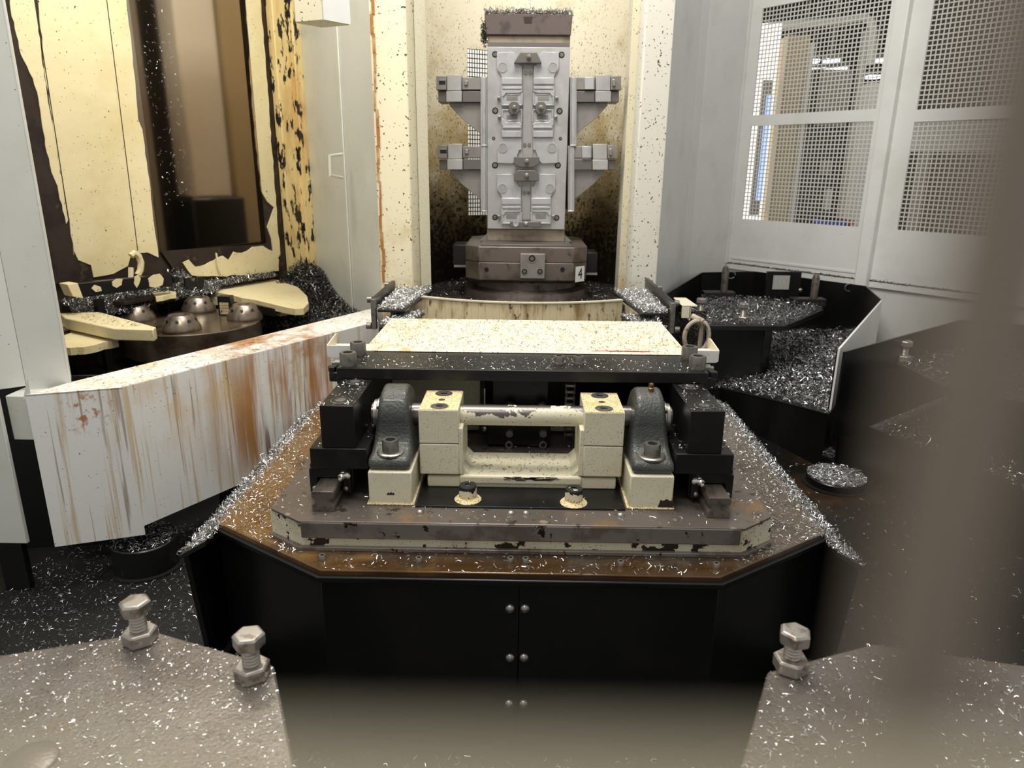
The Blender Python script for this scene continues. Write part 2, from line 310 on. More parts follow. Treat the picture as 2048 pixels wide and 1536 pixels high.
def screw_dome(parent, c, r, axis, name='screw', m='steel'):
    return obj(name, MB().lathe(c, axis, [(r,-.001),(r,r*.2),(r*.8,r*.55),(r*.4,r*.75),(0,r*.8)], 14), M[m], parent)
# ================================================================== SETTING
ZF = -.38
struct('floor', MB().slab([(-2.6,-.5),(2.9,-.5),(2.9,4.3),(-2.6,4.3)], ZF-.04, ZF), M['floor'], 'black oily steel floor strewn with metal chips under the loader', 'floor')
# left chip sheet (slightly raised) and right one
struct('floor_sheet', MB().slab([(-1.75,.95),(-.62,.95),(-.62,2.4),(-1.75,1.75)], ZF-.001, -.30), M['blacksheet'], 'raised black floor sheet carrying a round cap beside the white panel', 'floor')
struct('floor_sheet', MB().slab([(.62,1.0),(1.9,1.0),(2.4,2.4),(1.2,2.75),(.62,2.75)], ZF-.001, -.30), M['floor'], 'raised rusty floor sheet with a chip-covered round cap', 'floor')
# curved splash wall behind the column
R0, YC = .47, 2.86
def arcpts(r, a0, a1, n, cy=YC): return [(r*math.sin(math.radians(a0+(a1-a0)*i/n))+.01, cy+r*math.cos(math.radians(a0+(a1-a0)*i/n))) for i in range(n+1)]
def strip(mb, pts, z0, z1, t=.006):
    for (x0,y0),(x1,y1) in zip(pts[:-1], pts[1:]):
        d = Vector((x1-x0, y1-y0)); nn = Vector((-d.y, d.x)).normalized()*t
        mb.slab([(x0,y0),(x1,y1),(x1+nn.x,y1+nn.y),(x0+nn.x,y0+nn.y)], z0, z1)
    return mb
# window in the splash wall: angles between a_l and a_r, z between .50 and 1.17
aL, aR = -33, -13
WZ0, WZ1 = .49, 1.17
mb = MB(); strip(mb, arcpts(R0, -92, aL, 14), .05, 1.9); strip(mb, arcpts(R0, aR, 92, 24), .05, 1.9)
strip(mb, arcpts(R0, aL, aR, 6), .05, WZ0); strip(mb, arcpts(R0, aL, aR, 6), WZ1, 1.9)
sw = struct('wall_back', mb, M['splash'], 'curved cream splash wall spattered with chips behind the fixture column', 'wall')
g = MB()
for i in range(15):
    a = math.radians(aL+(aR-aL)*i/14); x, y = (R0+.002)*math.sin(a)+.01, YC+(R0+.002)*math.cos(a); g.box(x-.0018, x+.0018, y, y+.003, WZ0, WZ1)
for i in range(39):
    z = WZ0+(WZ1-WZ0)*i/38; pts = arcpts(R0+.002, aL, aR, 5); strip(g, pts, z-.0018, z+.0018, .003)
tag(obj('mesh_grille', g, M['meshblack'], sw), None, None, None, 'stuff')
# white room seen behind that grille
struct('wall_room', MB().box(-1.4, .2, 4.5, 4.54, ZF, 2.4), M['hallwall'], 'plain white wall glimpsed through the grille behind the column', 'wall')
# left post and right post
lp = MB().slab([(-.487,2.43),(-.372,2.42),(-.352,2.47),(-.352,2.60),(-.40,2.86),(-.487,2.86)], .02, 1.9)
pl = struct('trim_1', lp, M['post'], 'cream upright post with a rust run down its edge', 'post', .004)
rl = MB()
for i in range(26):
    z = .32+i*.055; wob = .003*math.sin(i*1.7)+.002*math.sin(i*3.1); rl.box(-.4795+wob, -.4795+.008+wob+.002*math.sin(i), 2.4255, 2.4285, z, z+.056)
obj('rust_run', rl, M['rustline'], pl, smooth=0)
obj('edge_strip', MB().slab([(-.352,2.462),(-.322,2.50),(-.326,2.512),(-.352,2.475)], .30, 1.9), M['cream'], pl)
pr_ = MB().slab([(.372,2.60),(.385,2.57),(.485,2.60),(.485,2.72),(.46,2.90),(.372,2.90)], .02, 1.9)
p2 = struct('trim_2', pr_, M['post2'], 'cream upright post beside the white enclosure wall', 'post', .004)
obj('edge_strip', MB().slab([(.354,2.66),(.372,2.62),(.376,2.64),(.365,2.69)], .2, 1.9), M['post'], p2)
# left inner panel between post and machine
A, B = Vector((-.487,2.50)), Vector((-.93,3.22)); d = (B-A); nrm = Vector((d.y,-d.x)).normalized()
def wallquad(mb, a, b, z0, z1, t):
    d = (Vector(b)-Vector(a)); n = Vector((-d.y, d.x)).normalized()*t
    return mb.slab([tuple(a), tuple(b), tuple(Vector(b)+n), tuple(Vector(a)+n)], z0, z1)
mb = wallquad(MB(), A, A+d*.42, .05, 1.9, -.01); wallquad(mb, A+d*.42, A+d*.46, .05, 1.9, .006)
wallquad(mb, A+d*.46, B, .05, 1.9, -.012)
wp = struct('wall_left', mb, M['white2'], 'pale sheet metal panel with folded ribs and a small pull handle', 'wall', .002)
hp = [W(676, 308, Y=2.66), W(664, 312, Y=2.66), W(664, 350, Y=2.66), W(676, 356, Y=2.66)]
hs = [p+Vector((0,-.03 if i in (1,2) else .06,0)) for i, p in enumerate(hp)]
obj('pull_handle', MB().tube(hs, .006), M['white2'], wp)
# right enclosure: white side wall and mesh doors
PR0 = Vector((1.143,4.041)); PRD = Vector((.501,-.605)).normalized()
mb = MB(); wallquad(mb, (.485,2.66), (.55,2.97), .02, 1.9, .012); wallquad(mb, (.55,2.97), (.79,3.58), .02, 1.9, .012); wallquad(mb, (.79,3.58), (.85,3.69), .02, 1.9, .012); wallquad(mb, (.85,3.69), (1.143,4.041), .02, 1.9, .02)
struct('wall_side', mb, M['white'], 'folded white sheet metal enclosure wall beside the mesh doors', 'wall', .003)
PN = Vector((PRD.y, -PRD.x))                 # towards the camera side
if PN @ (CAM.xy-PR0) < 0: PN = -PN
def prbox(mb, s0, s1, z0, z1, t0, t1):       # t: distance towards the room
    pts = [PR0+PRD*s0+PN*t0, PR0+PRD*s1+PN*t0, PR0+PRD*s1+PN*t1, PR0+PRD*s0+PN*t1]
    return mb.slab([tuple(p) for p in pts], z0, z1)
def mesh_door(name, label, s0, s1, wins, zb, zt):
    base = PR0+PRD*((s0+s1)/2)
    t = bpy.data.objects.new(name, None); C.objects.link(t); t.location = (base.x, base.y, zb); tag(t, label, 'door', None, 'structure')
    (w0, w1) = wins[0][:2]
    obj('stile', prbox(MB(), s0, w0, zb, zt, 0, .012), M['white'], t); obj('stile', prbox(MB(), w1, s1, zb, zt, 0, .012), M['white'], t)
    zs = [zb]+[v for wn in wins for v in wn[2:]]+[zt]
    for i in range(0, len(zs), 2): obj('rail_panel', prbox(MB(), w0, w1, zs[i], zs[i+1], 0, .012), M['white'], t)
    for wn in wins:
        g = MB(); n = round((w1-w0)/.0195); k = round((wn[3]-wn[2])/.0195)
        for i in range(1, n): s = w0+(w1-w0)*i/n; prbox(g, s-.0026, s+.0026, wn[2], wn[3], .004, .006)
        for i in range(1, k): z = wn[2]+(wn[3]-wn[2])*i/k; prbox(g, w0, w1, z-.0026, z+.0026, .0035, .0065)
        tag(obj('mesh_screen', g, M['mesh'], t, smooth=0), None, None, None, 'stuff')
    return t
D1 = mesh_door('door_1', 'white guard door with two square-hole mesh screens beside the enclosure wall', 0.0, .745, [(.069,.71,.443,.915),(.069,.71,.968,1.47)], .20, 1.75)
D2 = mesh_door('door_2', 'white guard door with mesh screens beyond the thick door post', .805, 1.75, [(.888,1.62,.443,.905),(.888,1.62,.955,1.6)], .20, 1.75)
obj('door_bead', prbox(MB(), .0, .012, .20, 1.75, .01, .03), M['white'], D1); obj('bottom_bead', prbox(MB(), .03, .74, .226, .236, .012, .016), M['white'], D1)
pt = struct('trim_3', prbox(MB(), .745, .805, .02, 1.75, -.02, .05), M['white'], 'thick white post between the two mesh doors', 'post', .004)
bl = MB(); prbox(bl, -.02, 2.2, ZF, .17, -.02, .0); prbox(bl, -.02, 2.2, .17, .198, -.02, .018)
struct('baseboard_right', bl, M['white'], 'white lower wall and ledge under the mesh doors', 'wall', .002)
chips('door_ledge_chips', 'line of fine metal chips lying on the ledge under the mesh doors', [tuple(PR0+PRD*a+PN*b) for a, b in ((.0,.013),(1.3,.013),(1.3,.019),(.0,.019))], 2600, .198, M['chipmid'], ln=(.004,.012), wd=(.001,.003), seed=60, loose=.006)
# ------------------------------------------------------------------ the factory hall seen through the mesh
struct('hall_floor', MB().box(.2, 8, 4.45, 12, ZF-.05, ZF), M['hallfloor'], 'grey concrete factory floor beyond the mesh doors', 'floor')
struct('hall_wall', MB().box(.2, 9, 11, 11.1, ZF, 4.2), M['darkmach'], 'dark far wall of the factory hall', 'wall')
struct('ceiling', MB().box(.2, 9, 4.3, 11, 3.4, 3.45), M['ceil'], 'grey sheet metal roof of the factory hall', 'ceiling')
for i, (px, py, Y) in enumerate([(1628,118,7.0),(1668,117,7.0),(1764,117,6.6),(1606,137,8.0),(1632,136,8.0),(1660,135,8.0),(1684,134,8.0),(1752,150,7.5)]):
    p = W(px, py, Y=Y); q = thing('hall_lamp', 'small glowing factory hall lamp hanging beyond the mesh', 'lamp', (p.x, p.y, p.z), 'hall lamps beyond the mesh')
    obj('glowing_tube', MB().box(p.x-.055, p.x+.055, p.y, p.y+.10, p.z-.025, p.z), M['lampon'], q)
    obj('lamp_housing', MB().box(p.x-.06, p.x+.06, p.y, p.y+.10, p.z, p.z+.04), M['greymach'], q)
    obj('hanging_rod', MB().box(p.x-.005, p.x+.005, p.y+.045, p.y+.055, p.z+.04, 3.4), M['greymach'], q)
def pxbox(x0, x1, y0, y1, Y, depth, zb=None):
    a, b = W(x0, y0, Y=Y), W(x1, y1, Y=Y); m_ = (y0+y1)/2; return (W(x0, m_, Y=Y).x, W(x1, m_, Y=Y).x, Y, Y+depth, b.z if zb is None else zb, a.z)
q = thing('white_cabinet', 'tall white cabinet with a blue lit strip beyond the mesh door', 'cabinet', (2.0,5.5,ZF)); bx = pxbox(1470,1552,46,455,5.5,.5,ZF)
obj('cabinet_body', MB().box(bx[0], bx[1]-.03, *bx[2:]), M['cabinetglow'], q)
sx0, sx1, sy0, sy1, sz0, sz1 = pxbox(1514,1532,160,430,5.47,.03); obj('strip_window', MB().box(sx0, sx1, 5.47, 5.5, sz0, sz1), M['greymach'], q)
obj('blue_light_strip', MB().box(sx0+.03, sx0+.07, 5.46, 5.47, sz0+.1, sz1-.1), M['blueglow'], q)
q = thing('beige_machine_column', 'beige machine column standing beside the white cabinet beyond the mesh', 'machine', (2.3,5.4,ZF)); bx = pxbox(1555,1598,70,470,5.4,.3,ZF)
obj('column_body', MB().box(*bx), M['beige'], q); obj('column_cover', MB().box(bx[0]+.02, bx[1]-.02, 5.385, 5.4, ZF+.2, bx[5]-.2), M['beige'], q)
obj('corner_strip', MB().box(bx[1], bx[1]+.025, 5.37, 5.45, ZF, bx[5]-.05), M['mesh'], q)
q = thing('machining_centre', 'large grey machining centre with dark doors beyond the mesh', 'machine', (3.2,6.2,ZF)); bx = pxbox(1606,1712,40,470,6.2,.8,ZF)
obj('machine_shell', MB().box(bx[0], bx[1]-.05, 6.22, 7.0, ZF, bx[5]-.35), M['darkmach'], q)
b2 = pxbox(1640,1700,140,252,6.18,.04); obj('upper_cover', MB().box(*b2), M['greymach'], q)
b2 = pxbox(1642,1664,320,350,6.19,.03); obj('switch_box', MB().box(*b2), M['greymach'], q)
b2 = pxbox(1652,1664,378,420,6.19,.03); obj('label_plate', MB().box(*b2), M['mesh'], q)
b2 = pxbox(1704,1712,60,450,6.17,.04); obj('side_trim', MB().box(*b2), M['mesh'], q)
q = thing('white_machine_cover', 'white sheet machine cover beyond the mesh, beside the grey machining centre', 'machine', (3.9,6.0,ZF)); bx = pxbox(1722,1752,165,470,6.0,.6,ZF); obj('cover_panel', MB().box(*bx), M['hallwall'], q); obj('cover_rib', MB().box(bx[1], bx[1]+.03, 5.98, 6.6, ZF, bx[5]), M['greymach'], q)
q = thing('arched_pipe', 'white pipe bent over the top of the grey machining centre', 'pipe', (2.4,5.9,1.9)); pp = [W(x, y, Y=5.9) for x, y in ((1530,52),(1600,48),(1680,42),(1728,34),(1742,42),(1746,60),(1742,130))]
obj('pipe', MB().tube(pp, .03), M['mesh'], q)
bx = pxbox(1655,1690,441,456,5.6,.25); bo = MB().box(*bx); q = thing('blue_crate', 'blue plastic crate beyond the lower mesh screen', 'crate', (bx[0], 5.6, bx[4])); obj('crate_wall', bo, M['bluebox'], q); obj('rim', MB().box(bx[0]-.01, bx[1]+.01, 5.59, 5.86, bx[5]-.03, bx[5]), M['bluebox'], q)
bx2 = pxbox(1692,1704,441,456,5.6,.25); q = thing('red_crate', 'red plastic crate beside the blue crate beyond the mesh', 'crate', (bx2[0], 5.6, bx2[4])); obj('crate_wall', MB().box(bx2[0]+.02, *bx2[1:]), M['redbox'], q); obj('rim', MB().box(bx2[0]+.012, bx2[1]+.01, 5.59, 5.86, bx2[5]-.03, bx2[5]), M['redbox'], q)
q = thing('crate_bench', 'grey bench carrying the blue and red crates beyond the mesh', 'bench', (3.0,5.55,ZF)); obj('bench_top', MB().box(bx[0]-.1, bx2[1]+.1, 5.5, 6.0, bx[4]-.05, bx[4]), M['greymach'], q)
for xx in (bx[0]-.08, bx2[1]+.03): obj('leg', MB().box(xx, xx+.05, 5.55, 5.95, ZF, bx[4]-.05), M['greymach'], q)
q = thing('grey_partition', 'pale grey partition panel standing behind the second mesh door', 'panel', (4.2,5.2,ZF)); bx = pxbox(1835,1975,240,305,4.6,.06); obj('panel', MB().box(bx[0], bx[1]+1.4, 4.6, 4.66, bx[4], bx[5]), M['mesh'], q); obj('leg', MB().box(bx[0]+.05, bx[0]+.1, 4.6, 4.66, ZF, bx[4]), M['greymach'], q); obj('leg', MB().box(bx[1]+1.2, bx[1]+1.25, 4.6, 4.66, ZF, bx[4]), M['greymach'], q)
q = thing('tall_grey_cabinet', 'wide brownish grey cabinet behind the second mesh door', 'cabinet', (4.6,6.4,ZF)); obj('body', MB().box(4.3, 7.5, 6.4, 7.2, ZF, 2.6), M['greymach'], q); obj('door', MB().box(4.4, 5.3, 6.38, 6.4, ZF+.1, 2.5), M['greymach'], q)
# ================================================================== LOADER PLATFORM
DP = [(-.36,1.132),(.36,1.132),(.618,1.305),(.618,2.20),(-.555,2.20),(-.618,2.09),(-.618,1.305)]
t = thing('loader_platform', 'black skirted loader platform with an oily brown deck', 'platform', (0,1.6,ZF))
obj('deck', MB().slab(DP, -.012, 0), M['deck'], t, .002)
DPo = [(-.364,1.124),(.364,1.124),(.628,1.30),(.628,2.2),(-.563,2.2),(-.628,2.075),(-.628,1.30)]
obj('edge_seal', MB().slab(DPo, -.022, -.010), M['blackpaint'], t, .002)
for i in range(7):
    a, b = Vector(DP[i]), Vector(DP[(i+1) % 7])
    if i == 0:
        for u, v in ((0,.499),(.501,1)): obj('skirt_panel', wallquad(MB(), a.lerp(b,u), a.lerp(b,v), ZF, -.02, .01), M['blackpaint'], t, .001)
    elif i != 3: obj('skirt_panel', wallquad(MB(), a, b, ZF, -.02, .01), M['blackpaint'], t, .001)
for s, ye in ((-1, 2.02), (1, 2.2)):
    obj('side_flange', MB().loft([[(s*.616,1.24,-.008),(s*.662,1.22,-.030),(s*.662,1.22,-.038),(s*.616,1.24,-.018)],[(s*.616,ye,-.008),(s*.662,ye,-.030),(s*.662,ye,-.038),(s*.616,ye,-.018)]]), M['blacksheet'], t)
    obj('side_panel', MB().loft([[(s*.655,1.225,-.032),(s*.640,1.25,ZF),(s*.630,1.25,ZF),(s*.645,1.225,-.032)],[(s*.655,ye,-.032),(s*.640,ye,ZF),(s*.630,ye,ZF),(s*.645,ye,-.032)]]), M['blackpaint'], t)
for x, y in ((1020,1217),(1050,1217),(1020,1315),(1048,1315),(1018,1407),(1047,1407)):
    p = W(x, y, Y=1.132); screw_dome(t, (p.x, 1.132, p.z), .0085, (0,-1,0), 'rivet')
for x, y in ((645,1119),(838,1124),(1021,1124),(1051,1125),(1241,1131),(1432,1135)):
    p = W(x, y, z=0); socket_bolt(t, (p.x, p.y, 0), .0062, .010, m='steel', name='deck_screw')
# tray
t = thing('carriage_tray', 'cream and steel carriage tray with a worn front lip', 'tray', (0,1.6,0))
TP = [(-.414,1.206),(.418,1.206),(.488,1.256),(.488,2.06),(-.488,2.06),(-.488,1.256)]
obj('tray_body', MB().slab(TP, .004, .056), M['peel'], t, .002)
obj('tray_foot', MB().slab([(-.42,1.198),(.424,1.198),(.49,1.25),(.49,2.06),(-.49,2.06),(-.49,1.25)], 0, .008), M['lip'], t, .001)
obj('tray_top', MB().slab([(-.414,1.199),(.418,1.199),(.484,1.25),(.484,2.05),(-.484,2.05),(-.484,1.25)], .056, .062), M['traytop'], t, .0015)
obj('steel_lip', MB().box(-.412, .412, 1.198, 1.2055, .026, .0605), M['lip'], t, .003, 3)
obj('mounting_plate', MB().box(-.205, .205, 1.262, 1.52, .062, .066), M['black'], t, .001)
for x, y in ((840,1025),(1022,1027),(1052,1027),(1241,1031)):
    p = W(x, y, z=.062); screw_dome(t, (p.x, p.y, .062), .008, (0,0,1), 'flat_screw')
# ------------------------------------------------------------------ rails, carriages, uprights
def rail_set(s, side):
    xc = s*.378
    t = thing('linear_rail', 'ground steel linear rail end on the tray '+side, 'rail', (xc,1.6,.062))
    w_ = .0215; prof = [(-w_,.062),(w_,.062),(w_,.075),(w_*.72,.080),(w_*.72,.086),(w_,.091),(w_,.101),(w_*.85,.104),(-w_*.85,.104),(-w_,.101),(-w_,.091),(-w_*.72,.086),(-w_*.72,.080),(-w_,.075)]
    obj('rail', MB().xz([(xc+a, b) for a, b in prof], 1.238, 2.05), M['rod'], t, .0008)
    xc2 = s*.362
    t = thing('guide_carriage', 'black guide carriage with its upright bracket '+side, 'carriage', (xc2,1.45,.07))
    x0, x1 = sorted((s*.335, s*.421))
    obj('bearing_block', MB().xz([(x0,.072),(xc-.027,.072),(xc-.027,.108),(xc+.027,.108),(xc+.027,.072),(x1,.072),(x1,.130),(x0,.130)], 1.31, 1.62), M['black'], t, .002)
    e = obj('end_plate', MB().xz([(x0+.002,.074),(xc-.025,.074),(xc-.025,.107),(xc+.025,.107),(xc+.025,.074),(x1-.002,.074),(x1-.002,.124),(x1-.006,.128),(x0+.006,.128),(x0+.002,.124)], 1.296, 1.31), M['black'], t, .002)
    for xx in (x0+.012, x1-.012): screw_dome(e, (xx, 1.296, .084), .0055, (0,-1,0), 'screw')
    zc = .117; n = MB().lathe((xc2-s*.012,1.296,zc), (0,-1,0), [(.006,0),(.006,.008),(.0045,.010),(.007,.013),(.007,.02),(.004,.024),(.0035,.03),(0,.032)], 12); obj('grease_nipple', n, M['nipple'], e)
    n2 = MB().lathe((xc2-s*.012,1.296,zc+.0), (-s*.55,-.8,.1), [(.0065,.012),(.0065,.022),(.004,.026),(0,.027)], 12); obj('nipple_tip', n2, M['nipple'], e)
    a0, a1 = sorted((s*.300, s*.412)); obj('riser_plate', MB().box(a0, a1, 1.288, 1.70, .130, .172), M['black'], t, .0015)
    u0, u1 = sorted((s*.322, s*.388)); u = obj('upright', MB().box(u0, u1, 1.292, 1.70, .172, .2585), M['black'], t, .0012)
    for yy in (1.325, 1.452):
        c = ((u0+u1)/2, yy)
        obj('counterbore', MB().lathe((c[0],c[1],.2584), (0,0,1), [(.0195,0),(.0195,.0009),(.0175,.0012)], 28), M['steel'], u)
        obj('bore_floor', MB().lathe((c[0],c[1],.2588), (0,0,1), [(.0178,0),(.0178,.0009)], 28), M['hole'], u)
        obj('sunk_screw', MB().lathe((c[0],c[1],.2590), (0,0,1), [(.012,0),(.012,.0012),(.006,.0014)], 6), M['bolt'], u)
rail_set(-1, 'beside the rust streaked white panel'); rail_set(1, 'on the side of the coiled hose')
# ------------------------------------------------------------------ crossbar and cover
t = thing('crossbar_plate', 'thick black crossbar plate with big socket bolts and scattered chips', 'plate', (0,1.53,.2585))
obj('plate', MB().box(-.399, .399, 1.472, 1.618, .2585, .283), M['black'], t, .0015)
for x, y in ((717,713),(697,735),(1378,722),(1394,742)):
    p = W(x, y-5, z=.283); socket_bolt(t, (p.x, p.y+.0, .283), .0182, .029)
for x, y in ((1118,729),(1157,729)):
    p = W(x, y-3, z=.283); socket_bolt(t, (p.x, p.y, .283), .0115, .017, washer=.015)
for s in (-1, 1):
    x0, x1 = sorted((s*.399, s*.421)); e = obj('end_stop', MB().box(x0, x1, 1.49, 1.58, .246, .268), M['black'], t, .003)
    obj('hex_nut', MB().lathe((s*.414,1.50,.268), (0,0,1), [(.011,0),(.011,.010),(.009,.012)], 6), M['black'], e)
    obj('stop_screw', MB().lathe((s*.412,1.535,.276), (s,0,0), [(.010,-.012),(.010,.004),(.006,.004),(.006,.012)], 10), M['bolt'], e)
    obj('side_key', MB().box(*sorted((s*.388, s*.400)), 1.475, 1.59, .2585-.012, .2585), M['black'], t, .001)
t = thing('cover_tray', 'cream sheet metal cover peppered with dark chips behind the crossbar', 'cover', (0,1.76,.20))
obj('cover_sheet', MB().box(-.372, .388, 1.618, 1.985, .2832, .2865), M['cream_plate'], t, .002)
obj('cover_edge', MB().box(-.365, .38, 1.705, 1.945, .2155, .2835), M['black'], t)
for s in (-1, 1):
    x0, x1 = sorted((s*.37, s*.458))
    a = obj('side_arm', MB().box(x0, x1, 1.623, 1.70, .277, .281), M['cream_plate'], t, .001); obj('arm_front', MB().xz([(x0,.296),(x1,.296),(x1,.270),(x1-(.006 if s>0 else 0),.266),(x0+(.006 if s<0 else 0),.266),(x0,.270)], 1.619, 1.624), M['white'], a, .0008)
    obj('arm_ear', MB().yz([(1.62,.272),(1.72,.272),(1.72,.302),(1.70,.306),(1.62,.297)], *sorted((s*.4545, s*.458))), M['cream'], a, .0005)
rm = MB(); g_ = random.Random(5)
for i in range(26):
    x = .185+.10*g_.random(); y = 1.632+.010*g_.random(); L_ = .014+.03*g_.random(); rm.add([(x-L_,y,.2871),(x+L_,y+.002*g_.random(),.2871),(x+L_,y+.0018,.2871),(x-L_,y+.0012,.2871)], [(0,1,2,3)])
tag(obj('red_mark', rm, M['redmark'], t, smooth=0), 'red marker scribble near the front edge')
# ------------------------------------------------------------------ pillow blocks on pedestals
YB, ZB = 1.40, .207
def pillow(s, lab, labp):
    x0, x1 = sorted((s*.212, s*.297)); xc = (x0+x1)/2
    t = thing('pedestal_block', labp, 'block', (xc,1.40,.062)); obj('block', MB().box(x0, x1, 1.272, 1.53, .062, .1315), M['cream'], t, .003)
    obj('paint_bead', MB().box(x0-.004, x1+.004, 1.268, 1.534, .062, .066), M['cream_top'], t, .002)
    t = thing('pillow_block', lab, 'bearing', (s*.257,YB,.1315)); xc = s*.257
    prof = [(-.122,.1315),(-.122,.152),(-.112,.157),(-.084,.160),(-.068,.172),(-.060,.190)]
    prof += [(.059*math.cos(a), ZB+.004+.059*math.sin(a)) for a in [math.pi*(1-k/14) for k in range(15)]] + [(.060,.190),(.068,.172),(.084,.160),(.112,.157),(.122,.152),(.122,.1315)]
    def half(z): return .041-.0135*min(1, max(0, (z-.150)/.11))
    r0 = [(xc-half(z), YB+y, z) for y, z in prof]; r1 = [(xc+half(z), YB+y, z) for y, z in prof]
    h = obj('housing', MB().loft([r0, r1]), M['cast'], t, .009, 4, 60)
    obj('seat_boss', MB().lathe((xc-.028,YB,ZB), (1,0,0), [(.036,0),(.044,.008),(.044,.048),(.036,.056)], 28), M['cast'], t, .001)
    obj('bearing_insert', MB().lathe((xc+s*.02,YB,ZB), (s,0,0), [(.0335,0),(.0335,.018),(.030,.020),(.030,.026),(.024,.027)], 28), M['steel'], t)
    screw_dome(t, (xc+s*.034, YB-.026, ZB+.021), .004, (0,-1,.7), 'set_screw', 'hole')
    for yy in (-.093, .093):
        obj('washer', MB().lathe((xc,YB+yy,.157), (0,0,1), [(.027,0),(.027,.0035),(.024,.0055),(.020,.0055)], 28), M['steel'], t); socket_bolt(t, (xc, YB+yy, .162), .0165, .024)
    if s > 0: obj('grease_nipple', MB().lathe((xc+.005,YB-.012,ZB+.060), (0,-.1,1), [(.006,0),(.006,.007),(.004,.009),(.005,.012),(.004,.017),(0,.018)], 10), M['brass'], t)
    return t
pillow(-1, 'dark cast iron pillow block without a nipple on top', 'speckled cream pedestal block with a small dark mark, under the pillow block without a nipple')
pillow(1, 'dark cast iron pillow block with a brass grease nipple on top', 'speckled cream pedestal block with a chipped dark lower corner')
mk = MB().xz([(-.262,.0835),(-.258,.089),(-.2555,.086),(-.253,.090),(-.2505,.086),(-.248,.089),(-.246,.0835)], 1.2712, 1.2722); tag(obj('dark_mark', mk, M['ink'], bpy.data.objects['pedestal_block'], smooth=0), 'small dark scratched mark')
mk = MB().xz([(.268,.063),(.298,.063),(.298,.082),(.292,.080),(.285,.084),(.279,.080),(.273,.082)], 1.2712, 1.2722); tag(obj('chipped_corner', mk, M['innersteel'], bpy.data.objects['pedestal_block.001'], smooth=0), 'dark patch of missing paint')
t = thing('pivot_shaft', 'pivot shaft with flaking cream paint running through the clevis', 'shaft', (0,YB,ZB))
obj('painted_length', MB().cyl((-.135,YB,ZB), (.135,YB,ZB), .0215, 32), M['peel_shaft'], t)
for s in (-1, 1): obj('journal', MB().lathe((s*.19,YB,ZB), (s,0,0), [(.024,0),(.024,.035),(.026,.036),(.026,.045),(.0235,.046),(.0235,.118),(.021,.12)], 28), M['shaft'], t)
t = thing('clevis_bracket', 'cream clevis bracket with split caps clamped on the pivot shaft', 'bracket', (0,YB,.066))
for s in (-1, 1):
    x0, x1 = sorted((s*.126, s*.206))
    cp = obj('clamp_cap', MB().box(x0, x1, 1.345, 1.475, .1635, .2345), M['cream'], t, .0015)
    ct = obj('cap_top_grit', MB().box(x0+.001, x1-.001, 1.346, 1.474, .2340, .2352), M['cream_top'], cp)
    obj('clamp_base', MB().box(x0, x1, 1.345, 1.475, .095, .1625), M['cream'], t, .003)
    obj('parting_line', MB().box(x0+.001, x1-.001, 1.3465, 1.474, .162, .164), M['hole'], t)
    for yy in (1.367, 1.452):
        obj('bolt_recess', MB().lathe(((x0+x1)/2,yy,.2351), (0,0,1), [(.0185,0),(.0185,.0008),(.0165,.0010),(.0165,.0002),(.0,.0002)], 28), M['steel'], cp)
        socket_bolt(cp, ((x0+x1)/2, yy, .2345), .0145, .0022)
    obj('threaded_hole', MB().lathe(((x0+x1)/2,1.41,.2351), (0,0,1), [(.007,0),(.007,.0006),(.004,.0007)], 14), M['bolt'], cp)
    i0, i1 = sorted((s*.118, s*.127)); obj('inner_cheek', MB().box(i0, i1, 1.347, 1.473, .095, .196), M['cream'], t, .002)
    g0, g1 = sorted((s*.098, s*.119)); obj('corner_gusset', MB().xz([(s*.119,.093),(s*.119,.109),(s*.104,.093)] if s > 0 else [(s*.119,.093),(s*.104,.093),(s*.119,.109)], 1.352, 1.472), M['cream'], t, .001)
obj('bottom_web', MB().box(-.126, .126, 1.345, 1.475, .074, .094), M['cream'], t, .005, 3)
obj('bracket_foot', MB().box(-.192, .196, 1.350, 1.472, .0655, .090), M['cream'], t, .003)
sc = MB(); g_ = random.Random(3)
for i in range(40):
    x = -.03+.10*g_.random(); z = .084+.008*g_.random(); L_ = .004+.008*g_.random(); sc.box(x-L_, x+L_, 1.3442, 1.3452, z, z+.0012)
tag(obj('scratches', sc, M['shaft'], t, smooth=0), None, None, None, 'stuff')
for (x, y), lab in zip(((935,1003),(1148,1010)), ('mostly black rubber stop with cream paint only around its foot', 'rubber stop thickly coated in cream paint with a jagged black band')):
    p = W(x, y, z=.066); t = thing('rubber_stop', lab, 'stop', (p.x, p.y+.01, .066))
    c = (p.x, p.y+.012, .066); obj('stop_body', MB().lathe(c, (0,0,1), [(.0175,0),(.0175,.029),(.016,.031),(.006,.031),(.006,.026),(0,.026)], 24), M['rubber'], t)
    obj('paint_skirt', MB().lathe(c, (0,0,1), [(.027,0),(.024,.003),(.0182,.006),(.0178,.012),(.0176,.013)], 24), M['cream_top'], t); obj('stop_screw', MB().lathe((c[0],c[1],c[2]+.026), (0,0,1), [(.0058,0),(.0058,.002),(.003,.002)], 12), M['bolt'], t)
